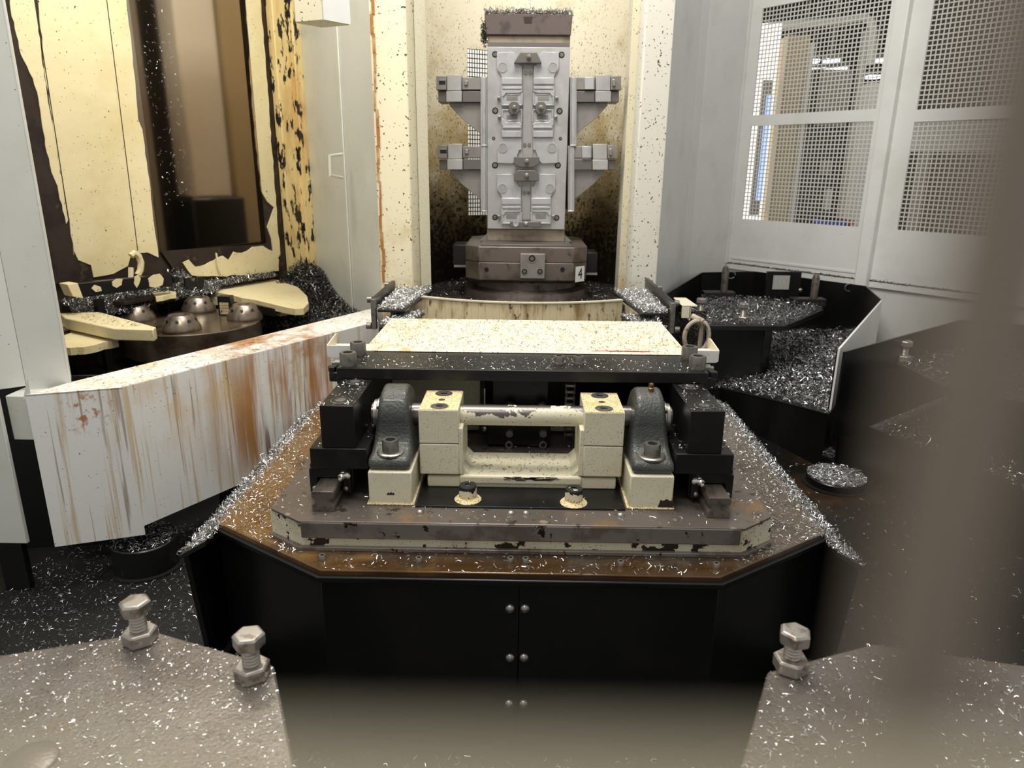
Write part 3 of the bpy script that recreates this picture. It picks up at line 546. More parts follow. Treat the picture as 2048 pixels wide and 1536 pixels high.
# ------------------------------------------------------------------ drive behind the clevis
t = thing('drive_block', 'black drive block with two hex and two socket screws under the crossbar', 'block', (0,1.60,.06))
a, b = W(975, 822, Y=1.58), W(1100, 893, Y=1.58); obj('block', MB().box(a.x, b.x, 1.58, 1.66, .069, a.z), M['black'], t, .001)
for x, y in ((1019,866),(1086,866)): p = W(x, y, Y=1.58); obj('hex_screw', MB().lathe((p.x,1.58,p.z), (0,-1,0), [(.0105,0),(.0105,.007),(.009,.009)], 6), M['steel'], t)
for x, y in ((1018,888),(1086,888)): p = W(x, y, Y=1.58); socket_bolt(t, (p.x,1.58,p.z), .0095, .008, (0,-1,0), 'steel')
a, b = W(985, 768, Y=1.62), W(1096, 822, Y=1.62); obj('back_plate', MB().box(a.x, b.x, 1.64, 1.68, .069, .2150), M['black'], t, .001)
for x in (1021, 1084): p = W(x, 812, Y=1.61); socket_bolt(t, (p.x, 1.61, p.z-.004), .011, .012, (0,0,1))
a, b = W(957, 852, Y=1.575), W(976, 870, Y=1.575); lug = obj('side_lug', MB().box(a.x, b.x+.003, 1.59, 1.63, b.z, a.z+.01), M['black'], t, .001); p = W(969, 857, Y=1.59); screw_dome(lug, (p.x,1.59,p.z), .008, (0,-1,0), 'lug_screw')
p0, p1 = W(1060, 905, Y=1.575), W(1075, 893, Y=1.575); obj('lower_key', MB().box(p0.x, p1.x+.012, 1.585, 1.62, .066, .074), M['peel'], t, .001)
t = thing('cream_motor_box', 'plain cream box standing under the crossbar behind the clevis', 'box', (-.21,1.62,.062)); a, b = W(763, 762, Y=1.66), W(958, 880, Y=1.66)
obj('box_body', MB().box(a.x, b.x, 1.705, 1.90, .0625, .2145), M['cream'], t, .003); obj('box_seam', MB().box(a.x+.01, b.x-.01, 1.7035, 1.705, .070, .073), M['innersteel'], t)
t = thing('rear_crossbeam', 'grimy cream crossbeam low behind the clevis window', 'beam', (0,1.68,.062)); obj('beam', MB().box(-.19, .19, 1.681, 1.703, .0615, .100), M['peel'], t, .002); obj('beam_weld', MB().box(-.19, .19, 1.6795, 1.682, .0615, .068), M['innersteel'], t)
t = thing('added_gap_box', 'added black box keeping the gap under the crossbar dark behind the chain', 'housing', (.11,1.85,.062)); obj('added_box_body', MB().box(-.095, .33, 1.78, 1.92, .0625, .2145), M['black'], t, .002); obj('added_box_rib', MB().box(.10, .14, 1.765, 1.78, .0625, .20), M['black'], t, .001)  # added black box so the gap under the crossbar stays dark
t = thing('chain', 'dark roller chain hanging behind the pivot shaft', 'chain', (.112,1.62,.07)); g0 = W(1140, 790, Y=1.62)
for k in range(9):
    z = .206-k*.0155; xo = g0.x
    for s in (-1, 1):
        wd = .008 if k % 2 else .0105
        obj('link_plate', MB().yz([(1.62+.0055*math.cos(u), z-.00775+(.0115 if abs(math.sin(u)) > .05 else 0)*math.copysign(1, math.sin(u))*1+.0035*math.sin(u)) for u in [2*math.pi*j/10 for j in range(10)]], xo+s*wd-.001, xo+s*wd+.001), M['rod'], t)
    obj('roller', MB().cyl((xo-.012,1.62,z), (xo+.012,1.62,z), .005, 10), M['steel'], t)
# ------------------------------------------------------------------ side slides, hose
def slide(s, lab, labp):
    t = thing('slide_plate', labp, 'plate', (s*.36,2.2,.27)); yb_ = 2.424 if s < 0 else 2.44; x0, x1 = sorted((s*.318, s*.432))
    obj('plate', MB().slab([(s*.305,yb_),(s*.425,yb_),(s*.425,2.06),(s*.345,2.06)] if s > 0 else [(s*.305,yb_),(s*.345,2.06),(s*.425,2.06),(s*.425,yb_)], .288, .295), M['black'], t, .001)
    obj('lower_plate', MB().slab([(s*.30,2.16),(s*.40,2.16),(s*.40,1.95),(s*.33,1.95)] if s > 0 else [(s*.30,2.16),(s*.33,1.95),(s*.40,1.95),(s*.40,2.16)], .262, .268), M['black'], t, .001)
    for yy in (2.12, 2.16): obj('support_leg', MB().box(*sorted((s*.36, s*.385)), yy, yy+.03, 0, .288), M['black'], t)
    t = thing('guide_bar', lab, 'bar', (s*.44,2.25,.2)); obj('bar', MB().box(*sorted((s*.436, s*.448)), 2.08, 2.434 if s < 0 else 2.56, .29, .325), M['black'], t, .001)
    obj('bar_drop', MB().box(*sorted((s*.432, s*.446)), 2.065, 2.085, .235, .325), M['bolt'], t, .001); obj('bar_post', MB().box(*sorted((s*.436, s*.448)), 2.385, 2.415, ZF, .29), M['black'], t)
    for yy, zz in ((2.10,.318),(2.38,.318),(2.07,.245)): obj('roller_screw', MB().cyl((s*.448,yy,zz), (s*.462,yy,zz), .010, 12), M['bolt'], t)
slide(-1, 'black guide bar with round screws beside the post with the rust run', 'black slide plate heaped with chips beside the post with the rust run')
slide(1, 'black guide bar with round screws beside the cream sensor bracket', 'black slide plate heaped with chips beside the cream sensor bracket')
zz = lambda x, y: .295
chips('slide_chips', 'heap of bright chips on the slide plate at the rust-run post', [(-.31,2.43),(-.35,2.06),(-.424,2.06),(-.424,2.43)], 5200, .295, M['chip'], seed=11, loose=.012, tilt=.5)
chips('slide_chips', 'heap of bright chips on the slide plate at the cream sensor bracket', [(.31,2.43),(.35,2.06),(.424,2.06),(.424,2.43)], 5200, .295, M['chip'], seed=12, loose=.012, tilt=.5)
chips('slide_chips', 'chips on the lower slide step at the rust-run post', [(-.30,2.16),(-.33,1.96),(-.40,1.96),(-.40,2.07),(-.34,2.16)], 1800, .268, M['chip'], seed=13, loose=.008, tilt=.5)
chips('slide_chips', 'chips on the lower slide step at the cream sensor bracket', [(.30,2.16),(.33,1.96),(.40,1.96),(.40,2.07),(.34,2.16)], 1800, .268, M['chip'], seed=14, loose=.008, tilt=.5)
t = thing('sensor_bracket', 'small cream sensor bracket with black connector by the guide bar', 'bracket', (.49,2.08,.2))
obj('bracket_top', MB().slab([(.4615,2.05),(.505,2.05),(.50,2.18),(.4615,2.18)], .318, .322), M['cream'], t, .001); obj('bracket_front', MB().box(.4615, .485, 2.05, 2.054, .285, .32), M['cream'], t); obj('bracket_side', MB().box(.483, .487, 2.05, 2.16, .278, .32), M['cream'], t)
obj('connector', MB().box(.47, .515, 2.075, 2.13, .268, .284), M['black'], t, .002); obj('gland', MB().lathe((.51,2.08,.272), (.8,-.3,-.35), [(.009,0),(.009,.012),(.011,.013),(.011,.03),(.008,.034)], 12), M['hose'], t)
obj('bracket_post', MB().box(.464, .476, 2.155, 2.175, -.001, .318), M['black'], t)
t = thing('hose_loop', 'coiled grubby hose loop hanging beside the cream cover', 'hose', (.50,1.98,.25)); hc = Vector((.505,2.02,.235))
obj('hose', MB().tube([hc+Vector((.036*math.cos(a), .014*a/6, .048*math.sin(a))) for a in [1.2+k*.25 for k in range(-1, 26)]]+[hc+Vector((.02,.05,-.12)), hc+Vector((.0,.06,-.234))], .0065, 8), M['hose'], t)
obj('hose_end', MB().cyl(hc+Vector((.013,0,.045)), hc+Vector((-.012,.03,.055)), .009, 10), M['hose'], t)
t = thing('chip_shield', 'dark chip covered shield plate behind the hose loop', 'plate', (.47,2.1,.1)); obj('shield', MB().prism([(.43,2.215,.14),(.56,2.155,.14),(.56,2.155,.288),(.43,2.215,.262)], (.003,.006,0)), M['chipbed'], t); obj('shield_foot', MB().box(.49, .51, 2.175, 2.195, -.001, .16), M['black'], t)
# ------------------------------------------------------------------ turntable, pallet, column
YC2 = 2.84
t = thing('turntable_surround', 'stained cream round rim around the turntable pit', 'rim', (0,YC2,.1)); mb = MB(); pts = [(.655*math.sin(a)+.01, YC2-.655*math.cos(a)) for a in [math.radians(-30+57.3*k/30) for k in range(31)]]
strip(mb, pts, .14, .298, -.012); obj('rim_wall', mb, M['arcrim'], t); mb = MB(); strip(mb, pts, .298, .302, -.016); obj('rim_edge', mb, M['cream'], t)
t = thing('turntable', 'dark turntable base under the pallet', 'turntable', (0,YC2,ZF)); obj('pit_floor', MB().slab([(.01+(.63 if abs(a)<36 else .44)*math.sin(math.radians(a)), YC2-(.63 if abs(a)<36 else .44)*math.cos(math.radians(a))) for a in range(-180,180,6)], .20, .22), M['chipbed'], t); obj('pedestal', MB().lathe((.01,YC2,.2), (0,0,1), [(.25,0),(.24,.05),(.205,.06),(.205,.09)], 40), M['pallet'], t); obj('table_ring', MB().lathe((.01,YC2,.262), (0,0,1), [(.185,0),(.185,.012),(.20,.014),(.20,.03)], 40), M['diskm'], t)
obj('column', MB().lathe((.01,YC2,ZF), (0,0,1), [(.3,0),(.3,.58)], 32), M['blackpaint'], t)
chips('turntable_chips', 'dark chips lying in the turntable pit', [(-.28,YC2-.5),(.28,YC2-.5),(.42,YC2),(.25,YC2+.38),(-.25,YC2+.38),(-.42,YC2)], 4000, .222, M['chipmid'], seed=15, ln=(.005,.014), loose=.01)
t = thing('pallet', 'octagonal steel pallet with a number plate under the fixture column', 'pallet', (0.01,YC2,.29))
def octa(h, c, cx=.01, cy=YC2): return [(cx-h+c,cy-h),(cx+h-c,cy-h),(cx+h,cy-h+c),(cx+h,cy+h-c),(cx+h-c,cy+h),(cx-h+c,cy+h),(cx-h,cy+h-c),(cx-h,cy-h+c)]
obj('lower_body', MB().loft([[(x,y,.290) for x, y in octa(.205,.045)], [(x,y,.302) for x, y in octa(.224,.055)], [(x,y,.366) for x, y in octa(.224,.052)]]), M['pallet'], t, .002)
obj('upper_body', MB().slab(octa(.2245,.052), .3665, .423), M['pallet'], t, .003)
obj('top_pad', MB().box(-.155, .175, YC2-.19, YC2+.19, .423, .428), M['clamp'], t, .001)
yf = YC2-.2245
a, b = W(1041, 506, Y=yf), W(1089, 556, Y=yf); lb = obj('locating_block', MB().box(a.x, b.x, yf-.022, yf, b.z, a.z), M['fixgrey'], t, .002)
for x, y, r in ((1064,517,.0155),(1049,543,.012),(1080,543,.012)):
    p = W(x, y, Y=yf-.022); obj('counterbore', MB().lathe((p.x,yf-.022,p.z), (0,-1,0), [(r,0),(r,.0015),(r*.82,.0015),(r*.8,.0004),(0,.0004)], 22), M['steel'], lb); obj('bore', MB().lathe((p.x,yf-.0226,p.z), (0,-1,0), [(r*.78,0),(r*.78,.0006)], 22), M['hole'], lb)
    obj('inner_screw', MB().lathe((p.x,yf-.0231,p.z), (0,-1,0), [(r*.5,0),(r*.5,.001),(r*.3,.001)], 6), M['bolt'], lb)
for x, y in ((973,539),(1125,539)): p = W(x, y, Y=yf); obj('threaded_hole', MB().lathe((p.x,yf,p.z), (0,-1,0), [(.0085,-.001),(.0085,.001),(.006,.001)], 16), M['hole'], t)
for s in (-1, 1):
    x0, x1 = sorted((.01+s*.2245, .01+s*(.275 if s < 0 else .268))); z1 = .418 if s < 0 else .395; k = obj('side_block', MB().box(x0, x1, YC2-.13, YC2+.0, z1-.075, z1), M['black'], t, .002); obj('block_cap', MB().box(x0+.004, x1+.002, YC2-.132, YC2-.02, z1-.083, z1-.075), M['fixgrey'], k)
# number plate on the chamfer
c0 = Vector((.01+.2245-.052, YC2-.2245)); c1 = Vector((.01+.2245, YC2-.2245+.052)); cm = (c0+c1)/2+Vector((1,-1)).normalized()*.002; cdv = (c1-c0).normalized()
zc = W(1155, 548, Y=YC2-.2).z
pp = [(cm.x+cdv.x*u, cm.y+cdv.y*u, zc+v) for u, v in ((-.024,-.028),(.024,-.028),(.024,.028),(-.024,.028))]
sg = obj('number_plate', MB().prism(pp, (-.0014,.0014,0)), M['sign'], t)
cu = bpy.data.curves.new('digit', 'FONT'); cu.body = '4'; cu.size = .056; cu.align_x = 'CENTER'; cu.align_y = 'CENTER'; cu.extrude = .0002
to = bpy.data.objects.new('tmp', cu); C.objects.link(to); bpy.context.view_layer.update()
me = bpy.data.meshes.new_from_object(to); bpy.data.objects.remove(to); bpy.data.curves.remove(cu); me.materials.clear(); me.materials.append(M['ink'])
rot = Matrix(((cdv.x*.9, 0, -cdv.y*-1), (cdv.y*.9, 0, cdv.x*-1), (0, 1, 0)))
for v in me.vertices: v.co = rot @ v.co + Vector((cm.x, cm.y, zc)) + Vector((.0006,-.0006,0)) - world_loc(sg)
dg = bpy.data.objects.new('digit', me); C.objects.link(dg); dg.parent = sg; tag(dg, 'black printed digit 4')
# fixture column
YT = 2.78
c1_ = lambda x, y: (850+x/4.876, y/4.876); c2_ = lambda x, y: (850+x/4.876, 285+y/4.876)
def fp(pts, Y=YT, cf=c1_): return [(lambda p: (p.x, p.z))(W(*cf(*q), Y=Y)) for q in pts]
t = thing('fixture_column', 'tall aluminium fixture column carrying clamped castings above the pallet', 'fixture', (.01,YC2,.428))
XL, XR = fp([(610,700)])[0][0], fp([(1412,500)])[0][0]
ztop = fp([(700,345)])[0][1]; zbot = .428
obj('column_core', MB().box(XL, XR, YT, YT+.20, zbot+.004, ztop), M['tomb'], t, .002)
z_pt, z_pb = fp([(700,465)])[0][1], fp([(700,838)], cf=c2_)[0][1]
obj('front_plate', MB().box(XL, XR, YT-.022, YT, z_pb, z_pt), M['alu'], t, .002)
zb2 = fp([(700,415)])[0][1]; obj('dark_band', MB().box(XL+.001, XR-.001, YT-.003, YT, z_pt, zb2), M['clamp'], t)
obj('base_band', MB().box(XL-.001, XR+.001, YT-.006, YT+.2, zbot, z_pb-.002), M['tomb'], t, .002)
zt2 = fp([(700,140)])[0][1]
obj('top_block', MB().xz([(XL-.004,ztop),(XR+.001,ztop),(XR+.006,zt2),(XL-.010,zt2)], YT-.012, YT+.2), M['tombtop'], t, .003)
nt_ = fp([(960,170),(1050,170),(1040,235),(970,235)]); obj('lifting_slot', MB().xz(nt_, YT-.013, YT-.011), M['innersteel'], t)
for s in (-1, 1):
    xs = XL if s < 0 else XR
    obj('weld_fillet', MB().xz([(xs,.428),(xs+s*.03,.428),(xs,.455)] if s > 0 else [(xs,.428),(xs,.455),(xs+s*.03,.428)], YT+.01, YT+.04), M['fixgrey'], t)
YP = YT-.022
for cf, L_ in ((c1_, [(683,530,28),(1332,535,28),(685,1080,30),(1312,1083,30),(669,1350,16),(1320,1352,16)]), (c2_, [(683,222,30),(1295,222,30),(683,730,28),(1283,735,28)])):
    for x, y, r in L_:
        p = fp([(x,y)], YP, cf)[0]; rr = r/4.876*1.87e-3
        b_ = obj('bolt_hole', MB().lathe((p[0],YP,p[1]), (0,-1,0), [(rr,-.001),(rr,.0008),(rr*.8,.0010)], 24), M['hole'], t); obj('cap_screw', MB().lathe((p[0],YP-.001,p[1]), (0,-1,0), [(rr*.62,0),(rr*.62,.0012),(rr*.3,.0012)], 16), M['bolt'], b_)
WORK = []
def piece(name, rows, cf, mat='alu2', par=None, Y=YP):
    """rows: list of (polygon, height)"""
    mb = MB()
    for poly, h0, h1 in rows: mb.xz(fp(poly, YP, cf), Y-h1, Y-h0)
    return obj(name, mb, M[mat], par, .0012)
def rect(x0, x1, y0, y1): return [(x0,y0),(x1,y0),(x1,y1),(x0,y1)]
def workpiece(cf, label, X, top, flip, group):
    """X: maps 0..1 (outer..inner) to crop x; top: crop y of the lobe end; flip=1 lobe up"""
    oy = lambda v: top+v*flip
    p0 = fp([(X(.3), oy(260))], YP, cf)[0]
    q = thing('casting', label, 'casting', (p0[0], YP, p0[1]), group)
    lobe = [(X(-.21),oy(0)),(X(.55),oy(-6)),(X(.68),oy(20)),(X(.86),oy(125)),(X(.98),oy(128)),(X(.98),oy(245)),(X(.02),oy(245)),(X(-.03),oy(215)),(X(-.18),oy(175)),(X(-.22),oy(140))]
    piece('lobe', [(lobe, 0, .010)], cf, par=q)
    c = fp([(X(.06), oy(147))], YP, cf)[0]
    obj('bore_ring', MB().lathe((c[0],YP-.010,c[1]), (0,-1,0), [(.0165,-.001),(.0165,.003),(.0145,.003),(.0145,.0008),(0,.0008)], 28), M['alu2'], q)
    obj('bore_face', MB().lathe((c[0],YP-.0108,c[1]), (0,-1,0), [(.0143,0),(.0143,.0008)], 28), M['aludarker'], q)
    ar = [(X(.06)+ (X(.62)-X(.06))*math.cos(a)*.75, oy(147)-130*math.sin(a)*.75*1) for a in [math.pi*k/14-.6 for k in range(15)]]
    piece('body', [(rect(X(.0),X(1.0),oy(245),oy(520)), 0, .012)], cf, par=q)
    piece('raised_bar', [(rect(X(.02),X(.97),oy(250),oy(312)), .012, .020)], cf, par=q); piece('stepped_bar', [(rect(X(.05),X(.97),oy(336),oy(360)), .012, .022), ([(X(0),oy(362)),(X(1),oy(362)),(X(1),oy(385)),(X(.8),oy(398)),(X(.22),oy(398)),(X(.1),oy(430)),(X(0),oy(430))], .012, .019)], cf, par=q)
    fr = [(rect(X(.02),X(.08),oy(430),oy(515)), .012, .018), (rect(X(.02),X(1.02),oy(508),oy(520)), .012, .018), (rect(X(.95),X(1.02),oy(395),oy(520)), .012, .018), (rect(X(.25),X(.85),oy(405),oy(415)), .012, .016)]
    piece('pocket_rim', fr, cf, par=q); piece('pocket_floor', [(rect(X(.25),X(.78),oy(425),oy(465)), .012, .0135)], cf, 'fixgrey', q)
    for dx, dy in ((-.13, 445), (.9, 290)):
        p = fp([(X(dx), oy(dy))], YP, cf)[0]; obj('pin', MB().lathe((p[0],YP,p[1]), (0,-1,0), [(.005,0),(.005,.016),(.003,.017)], 10), M['bolt'], q)
    rb = fp(rect(X(-.18),X(-.05),oy(430),oy(462)), YP, cf); obj('datum_lug', MB().xz(rb, YP-.009, YP), M['alu2'], q, .001)
L1 = lambda v: 745+v*205; R1 = lambda v: 1260-v*205
workpiece(c1_, 'silvery casting below the trapezoid clamp, towards the rust-run post', L1, 515, 1, 'castings on the column')
workpiece(c1_, 'silvery casting below the trapezoid clamp, towards the mesh doors', R1, 515, 1, 'castings on the column')
L2 = lambda v: 748+v*197; R2 = lambda v: 1250-v*202
workpiece(c1_, 'silvery casting hanging upside down mid column, on the side of the rust-run post', L2, 1590, -1, 'castings on the column')
workpiece(c1_, 'silvery casting hanging upside down mid column, on the side of the mesh doors', R2, 1590, -1, 'castings on the column')
L3 = lambda v: 745+v*195; R3 = lambda v: 1228-v*195
workpiece(c2_, 'silvery casting lowest on the column, towards the rust-run post', L3, 312, .92, 'castings on the column')
workpiece(c2_, 'silvery casting lowest on the column, on the side of the mesh doors', R3, 312, .92, 'castings on the column')
ch = obj('centre_rib', MB().xz(fp(rect(955,1052,640,1590)), YP-.005, YP), M['aludarker'], t, .001)
obj('centre_rib', MB().xz(fp(rect(945,1030,375,750), cf=c2_), YP-.005, YP), M['aludarker'], t, .001)
for cf, x, y in ((c1_,980,712),(c1_,1030,712),(c1_,972,1412),(c1_,1016,1412),(c2_,965,490),(c2_,1008,490)):
    p = fp([(x,y)], YP, cf)[0]; obj('rib_screw', MB().lathe((p[0],YP-.005,p[1]), (0,-1,0), [(.0065,0),(.0065,.004),(.003,.004)], 12), M['bolt'], t)
def clamp(name, poly, cf, nut, label, h=.026, disc=None, b0=.0095):   # b0: height of the casting face it presses on
    p = fp([nut], YP, cf)[0]; q = thing(name, label, 'clamp', (p[0], YP-.02, p[1]))
    obj('clamp_bar', MB().xz(fp(poly, YP, cf), YP-h-.010, YP-b0), M['clamp'], q, .002); obj('clamp_stud', MB().cyl((p[0],YP-b0-.001,p[1]), (p[0],YP,p[1]), .006, 12), M['steel'], q)
    obj('stud', MB().lathe((p[0],YP-h-.010,p[1]), (0,-1,0), [(.005,0),(.005,.020),(.003,.022)], 10), M['steel'], q); obj('nut', MB().lathe((p[0],YP-h-.010,p[1]), (0,-1,0), [(.0085,0),(.0085,.010),(.007,.011)], 6), M['steel'], q)
    if disc: d_ = fp([disc], YP, cf)[0]; obj('disc', MB().lathe((d_[0],YP-h-.010,d_[1]), (0,-1,0), [(.0105,0),(.0105,.004),(.007,.004),(.006,.002),(0,.002)], 20), M['alu2'], q)
clamp('trapezoid_clamp', [(868,628),(930,525),(1090,525),(1136,628)], c1_, (1010,570), 'dark trapezoid clamp bar at the top of the fixture plate')
octg = lambda cx, cy, r: [(cx+r*math.cos(math.pi/8+k*math.pi/4), cy+r*1.15*math.sin(math.pi/8+k*math.pi/4)) for k in range(8)]
clamp('octagon_clamp', octg(870,1060,60), c1_, (870,1058), 'dark octagonal clamp mid column on the side of the rust-run post', b0=.0175); clamp('octagon_clamp', octg(1128,1060,60), c1_, (1128,1058), 'dark octagonal clamp mid column on the side of the mesh doors', b0=.0175)
clamp('bar_clamp', [(868,140),(1112,140),(1112,210),(1050,242),(930,242),(868,210)], c2_, (990,183), 'dark bar clamp with clipped lower corners in the column middle'); clamp('bar_clamp', [(868,375),(1108,375),(1108,305),(1070,270),(910,270),(868,305)], c2_, (990,320), 'dark bar clamp with clipped upper corners in the column middle')
clamp('bar_clamp', rect(830,1130,765,820), c2_, (982,785), 'long bar clamp with a silver disc at the column foot', disc=(887,785), b0=.0175)
# side fixtures
def side_fixture(s, dz, label):
    mx = (lambda x: x) if s < 0 else (lambda x: 2020-x)
    Y0 = YT+.03; T_ = lambda poly: [(x, z+dz) for x, z in fp([(mx(x), y) for x, y in poly], Y0)]
    q0 = T_([(400,950)])[0]; q = thing('side_fixture', label, 'fixture', (q0[0], Y0, q0[1]))
    def pc(n, poly, y0, y1, m='fixgrey', par=None, bev=.0015): return obj(n, MB().xz(T_(poly), y0, y1), M[m], par or q, bev)
    pc('side_plate', rect(545,612,757,1418), Y0-.025, Y0+.13, 'alu'); pc('side_edge', rect(562,598,760,1415), Y0-.027, Y0-.024, 'alu2')
    pc('gusset', [(235,1003),(548,1003),(548,1312),(352,1152),(240,1030)], Y0, Y0+.03)
    pc('shelf_inner', rect(370,548,893,1000), Y0-.02, Y0+.08, 'clamp'); pc('shelf_middle', rect(215,366,897,1000), Y0-.032, Y0+.08, 'alu'); pc('shelf_outer', rect(135,212,897,1000), Y0-.02, Y0+.08, 'clamp')
    e = pc('end_casting', rect(120,218,752,886), Y0-.035, Y0+.07, 'fixgrey'); pc('middle_casting', rect(222,362,738,892), Y0-.03, Y0+.07, 'alu'); f_ = pc('inner_casting', rect(366,545,762,880), Y0-.02, Y0+.07, 'fixgrey')
    if s < 0: pc('window', rect(146,210,795,836), Y0-.0356, Y0-.0345, 'hole', e, 0); pc('window_rim', rect(150,205,790,797), Y0-.037, Y0-.0345, 'alu2', e, 0); pc('nut', rect(388,424,795,838), Y0-.028, Y0-.019, 'steel', f_)
    else: pc('nut', rect(178,206,785,852), Y0-.046, Y0-.034, 'steel', e); pc('saddle', rect(380,470,760,880), Y0-.03, Y0-.019, 'alu2', f_)
    pc('foot_tab', rect(552,612,1414,1430), Y0-.03, Y0+.02, 'alu2'); pc('shelf_screw', rect(322,350,1002,1016), Y0-.008, Y0+.01, 'bolt')
    return q
dzl = fp([(400,1412)])[0][1]-fp([(400,738)])[0][1]
side_fixture(-1, 0, 'upper side fixture with a square window casting, facing the rust-run post'); side_fixture(1, 0, 'upper side fixture with a round saddle casting, facing the mesh doors')
side_fixture(-1, dzl, 'lower side fixture with a square window casting, facing the rust-run post'); side_fixture(1, dzl, 'lower side fixture with a round saddle casting, facing the mesh doors')
chips('column_top_chips', 'ragged heap of chips on top of the fixture column', [(XL-.012,YT-.014),(XR+.008,YT-.014),(XR+.008,YT+.19),(XL-.012,YT+.19)], 5000, zt2-.002, M['chipmid'], seed=21, ln=(.005,.016), wd=(.001,.0025), tilt=.7, loose=.016)
gm = np.random.default_rng(5)
chips('column_side_chips', 'chips clinging to the upper edge of the fixture column', [(XL-.024,YT-.012),(XL-.006,YT-.018),(XL-.006,YT+.1),(XL-.018,YT+.1)], 380, lambda x, y: ztop+gm.triangular(-.035,.0,.055,len(x)), M['chipdark'], seed=22, ln=(.006,.016), tilt=.8, wd=(.001,.003))
# ------------------------------------------------------------------ round caps on the floor
def cap(x, y, r, h, z, label, n, seed, m='chip'):
    t = thing('floor_drum', label, 'cap', (x, y, z)); obj('cap_body', MB().lathe((x,y,z), (0,0,1), [(r,0),(r,h-.003),(r-.003,h)], 44), M['blackpaint'], t); obj('cap_base', MB().lathe((x,y,z), (0,0,1), [(r+.012,0),(r+.012,.006),(r,.006)], 44), M['blacksheet'], t)
    chips('cap_chips', 'chips sprinkled on the '+label, [(x+r*.97*math.cos(a), y+r*.97*math.sin(a)) for a in [k*math.pi/12 for k in range(24)]], n, z+h, M[m], seed=seed, ln=(.004,.012), loose=.004)
cap(-.965, 1.628, .079, .08, -.30, 'black round cap on the floor sheet beside the white panel', 620, 31)
cap(1.05, 2.20, .094, .03, -.30, 'round floor cap hidden under bright chips on the rusty sheet', 4200, 32)
# ------------------------------------------------------------------ pallet stations
def hexbolt(parent, x, y, z, r=.0195, hz=.10, rot=.2, nut_r=None, lean=0):
    nr = nut_r or r*1.12; a = Vector((lean, 0, 1)).normalized()
    h = obj('hex_bolt', MB().lathe(Vector((x,y,z))+a*(hz-r*.9), a, [(r*.9,-.001),(r,.001),(r,r*.72),(r*.85,r*.88),(0,r*.9)], 6, rot), M['hexbolt'], parent, .0012)
    prof = []; k = 0; zz_ = 0
    while zz_ < hz-r*.9: prof.append((r*.56 if k % 2 else r*.50, zz_)); zz_ += .0022; k += 1
    obj('threaded_shank', MB().lathe((x,y,z), a, prof, 16), M['hexbolt'], h); obj('lock_nut', MB().lathe((x,y,z), a, [(nr*.92,0),(nr,.002),(nr,nr*.72),(nr*.88,nr*.85),(r*.6,nr*.85)], 6, rot+.35), M['hexbolt'], h, .001)
    return h
ZS = .10
def station_front(poly, bolts, lab, plugs=()):
    cx = sum(p[0] for p in poly)/len(poly); cy = sum(p[1] for p in poly)/len(poly)
    t = thing('station_plate', lab, 'station', (cx, cy, ZF)); obj('top_plate', MB().slab(poly, ZS-.025, ZS), M['plate'], t, .003); obj('column_leg', MB().box(cx-.06, cx+.06, cy-.06, cy+.06, ZF, ZS-.025), M['blackpaint'], t)
    for (px, py, hz) in bolts: p = W(px, py, z=ZS); hexbolt(t, p.x, p.y, ZS, hz=hz)
    for (px, py) in plugs: p = W(px, py, z=ZS); obj('cap_plug', MB().lathe((p.x,p.y,ZS), (0,0,1), [(.026,0),(.026,.004),(.023,.006)], 24), M['plate'], t)
    return t
q = lambda x, y: tuple(W(x, y, z=ZS).xy)
FL = [q(590,1536), q(548,1330), q(310,1262), q(0,1310), (-.86,.70), (-.86,.30), (-.20,.30)]
station_front(FL[::-1], [(282,1282,.062),(506,1352,.062)], 'chip strewn steel station plate with two tall hex bolts', [(62,1524)])
FR = [q(1480,1536), q(1535,1343), q(1745,1287), q(2048,1330), (.80,.62), (.80,.30), (.20,.30)]
station_front(FR, [(1580,1338,.058)], 'hazy steel station plate with a single tall hex bolt')
zfn = lambda x, y: np.full(len(x), ZS)
chips('station_chips', 'fine bright chips over the station plate with two hex bolts', FL, 9000, ZS, M['chip'], seed=41, ln=(.001,.004), wd=(.0004,.0012), loose=.0012, tilt=.25)
chips('station_chips', 'fine bright chips over the hazy station plate with one hex bolt', FR, 4500, ZS, M['chip'], seed=42, ln=(.0015,.006), wd=(.0005,.0013), loose=.0012, tilt=.25)
# far station with its pan
t = thing('far_station', 'chip covered pallet station plate on a black pedestal in the black pan', 'station', (1.02,3.1,-.2))
SP = [tuple(W(x, y, z=ZS).xy) for x, y in ((1372,634),(1412,651),(1570,652),(1648,619),(1602,608),(1410,593))]
obj('top_plate', MB().slab(SP[::-1], ZS-.02, ZS), M['blacksheet'], t, .002)
a, b = W(1412, 655, Y=2.95), W(1555, 655, Y=2.95); obj('pedestal', MB().slab([(a.x,2.93),(1.0,2.90),(b.x,3.0),(b.x+.02,3.3),(a.x,3.3)], -.20, ZS-.02), M['blackpaint'], t, .004)
for px, py, hz in ((1400,634,.075),(1485,645,.075)): p = W(px, py-3, z=ZS); hexbolt(t, p.x, p.y, ZS, r=.022, hz=hz)
for px, py, ph in ((1446,597,.125),(1625,611,.115)):
    p = W(px, py, z=ZS); pd = obj('locating_pad', MB().box(p.x-.10, p.x+.05, p.y-.03, p.y+.03, ZS, ZS+.035), M['blacksheet'], t, .003); obj('locating_pin', MB().lathe((p.x,p.y,ZS+.035), (0,0,1), [(.017,0),(.017,ph-.025),(.010,ph-.005),(0,ph)], 14), M['rod'], pd)
chips('far_station_chips', 'thick bright chips on the far station plate in the black pan', SP, 5000, ZS, M['chipmid'], seed=43, ln=(.006,.016), wd=(.0012,.003), loose=.02, tilt=.5)
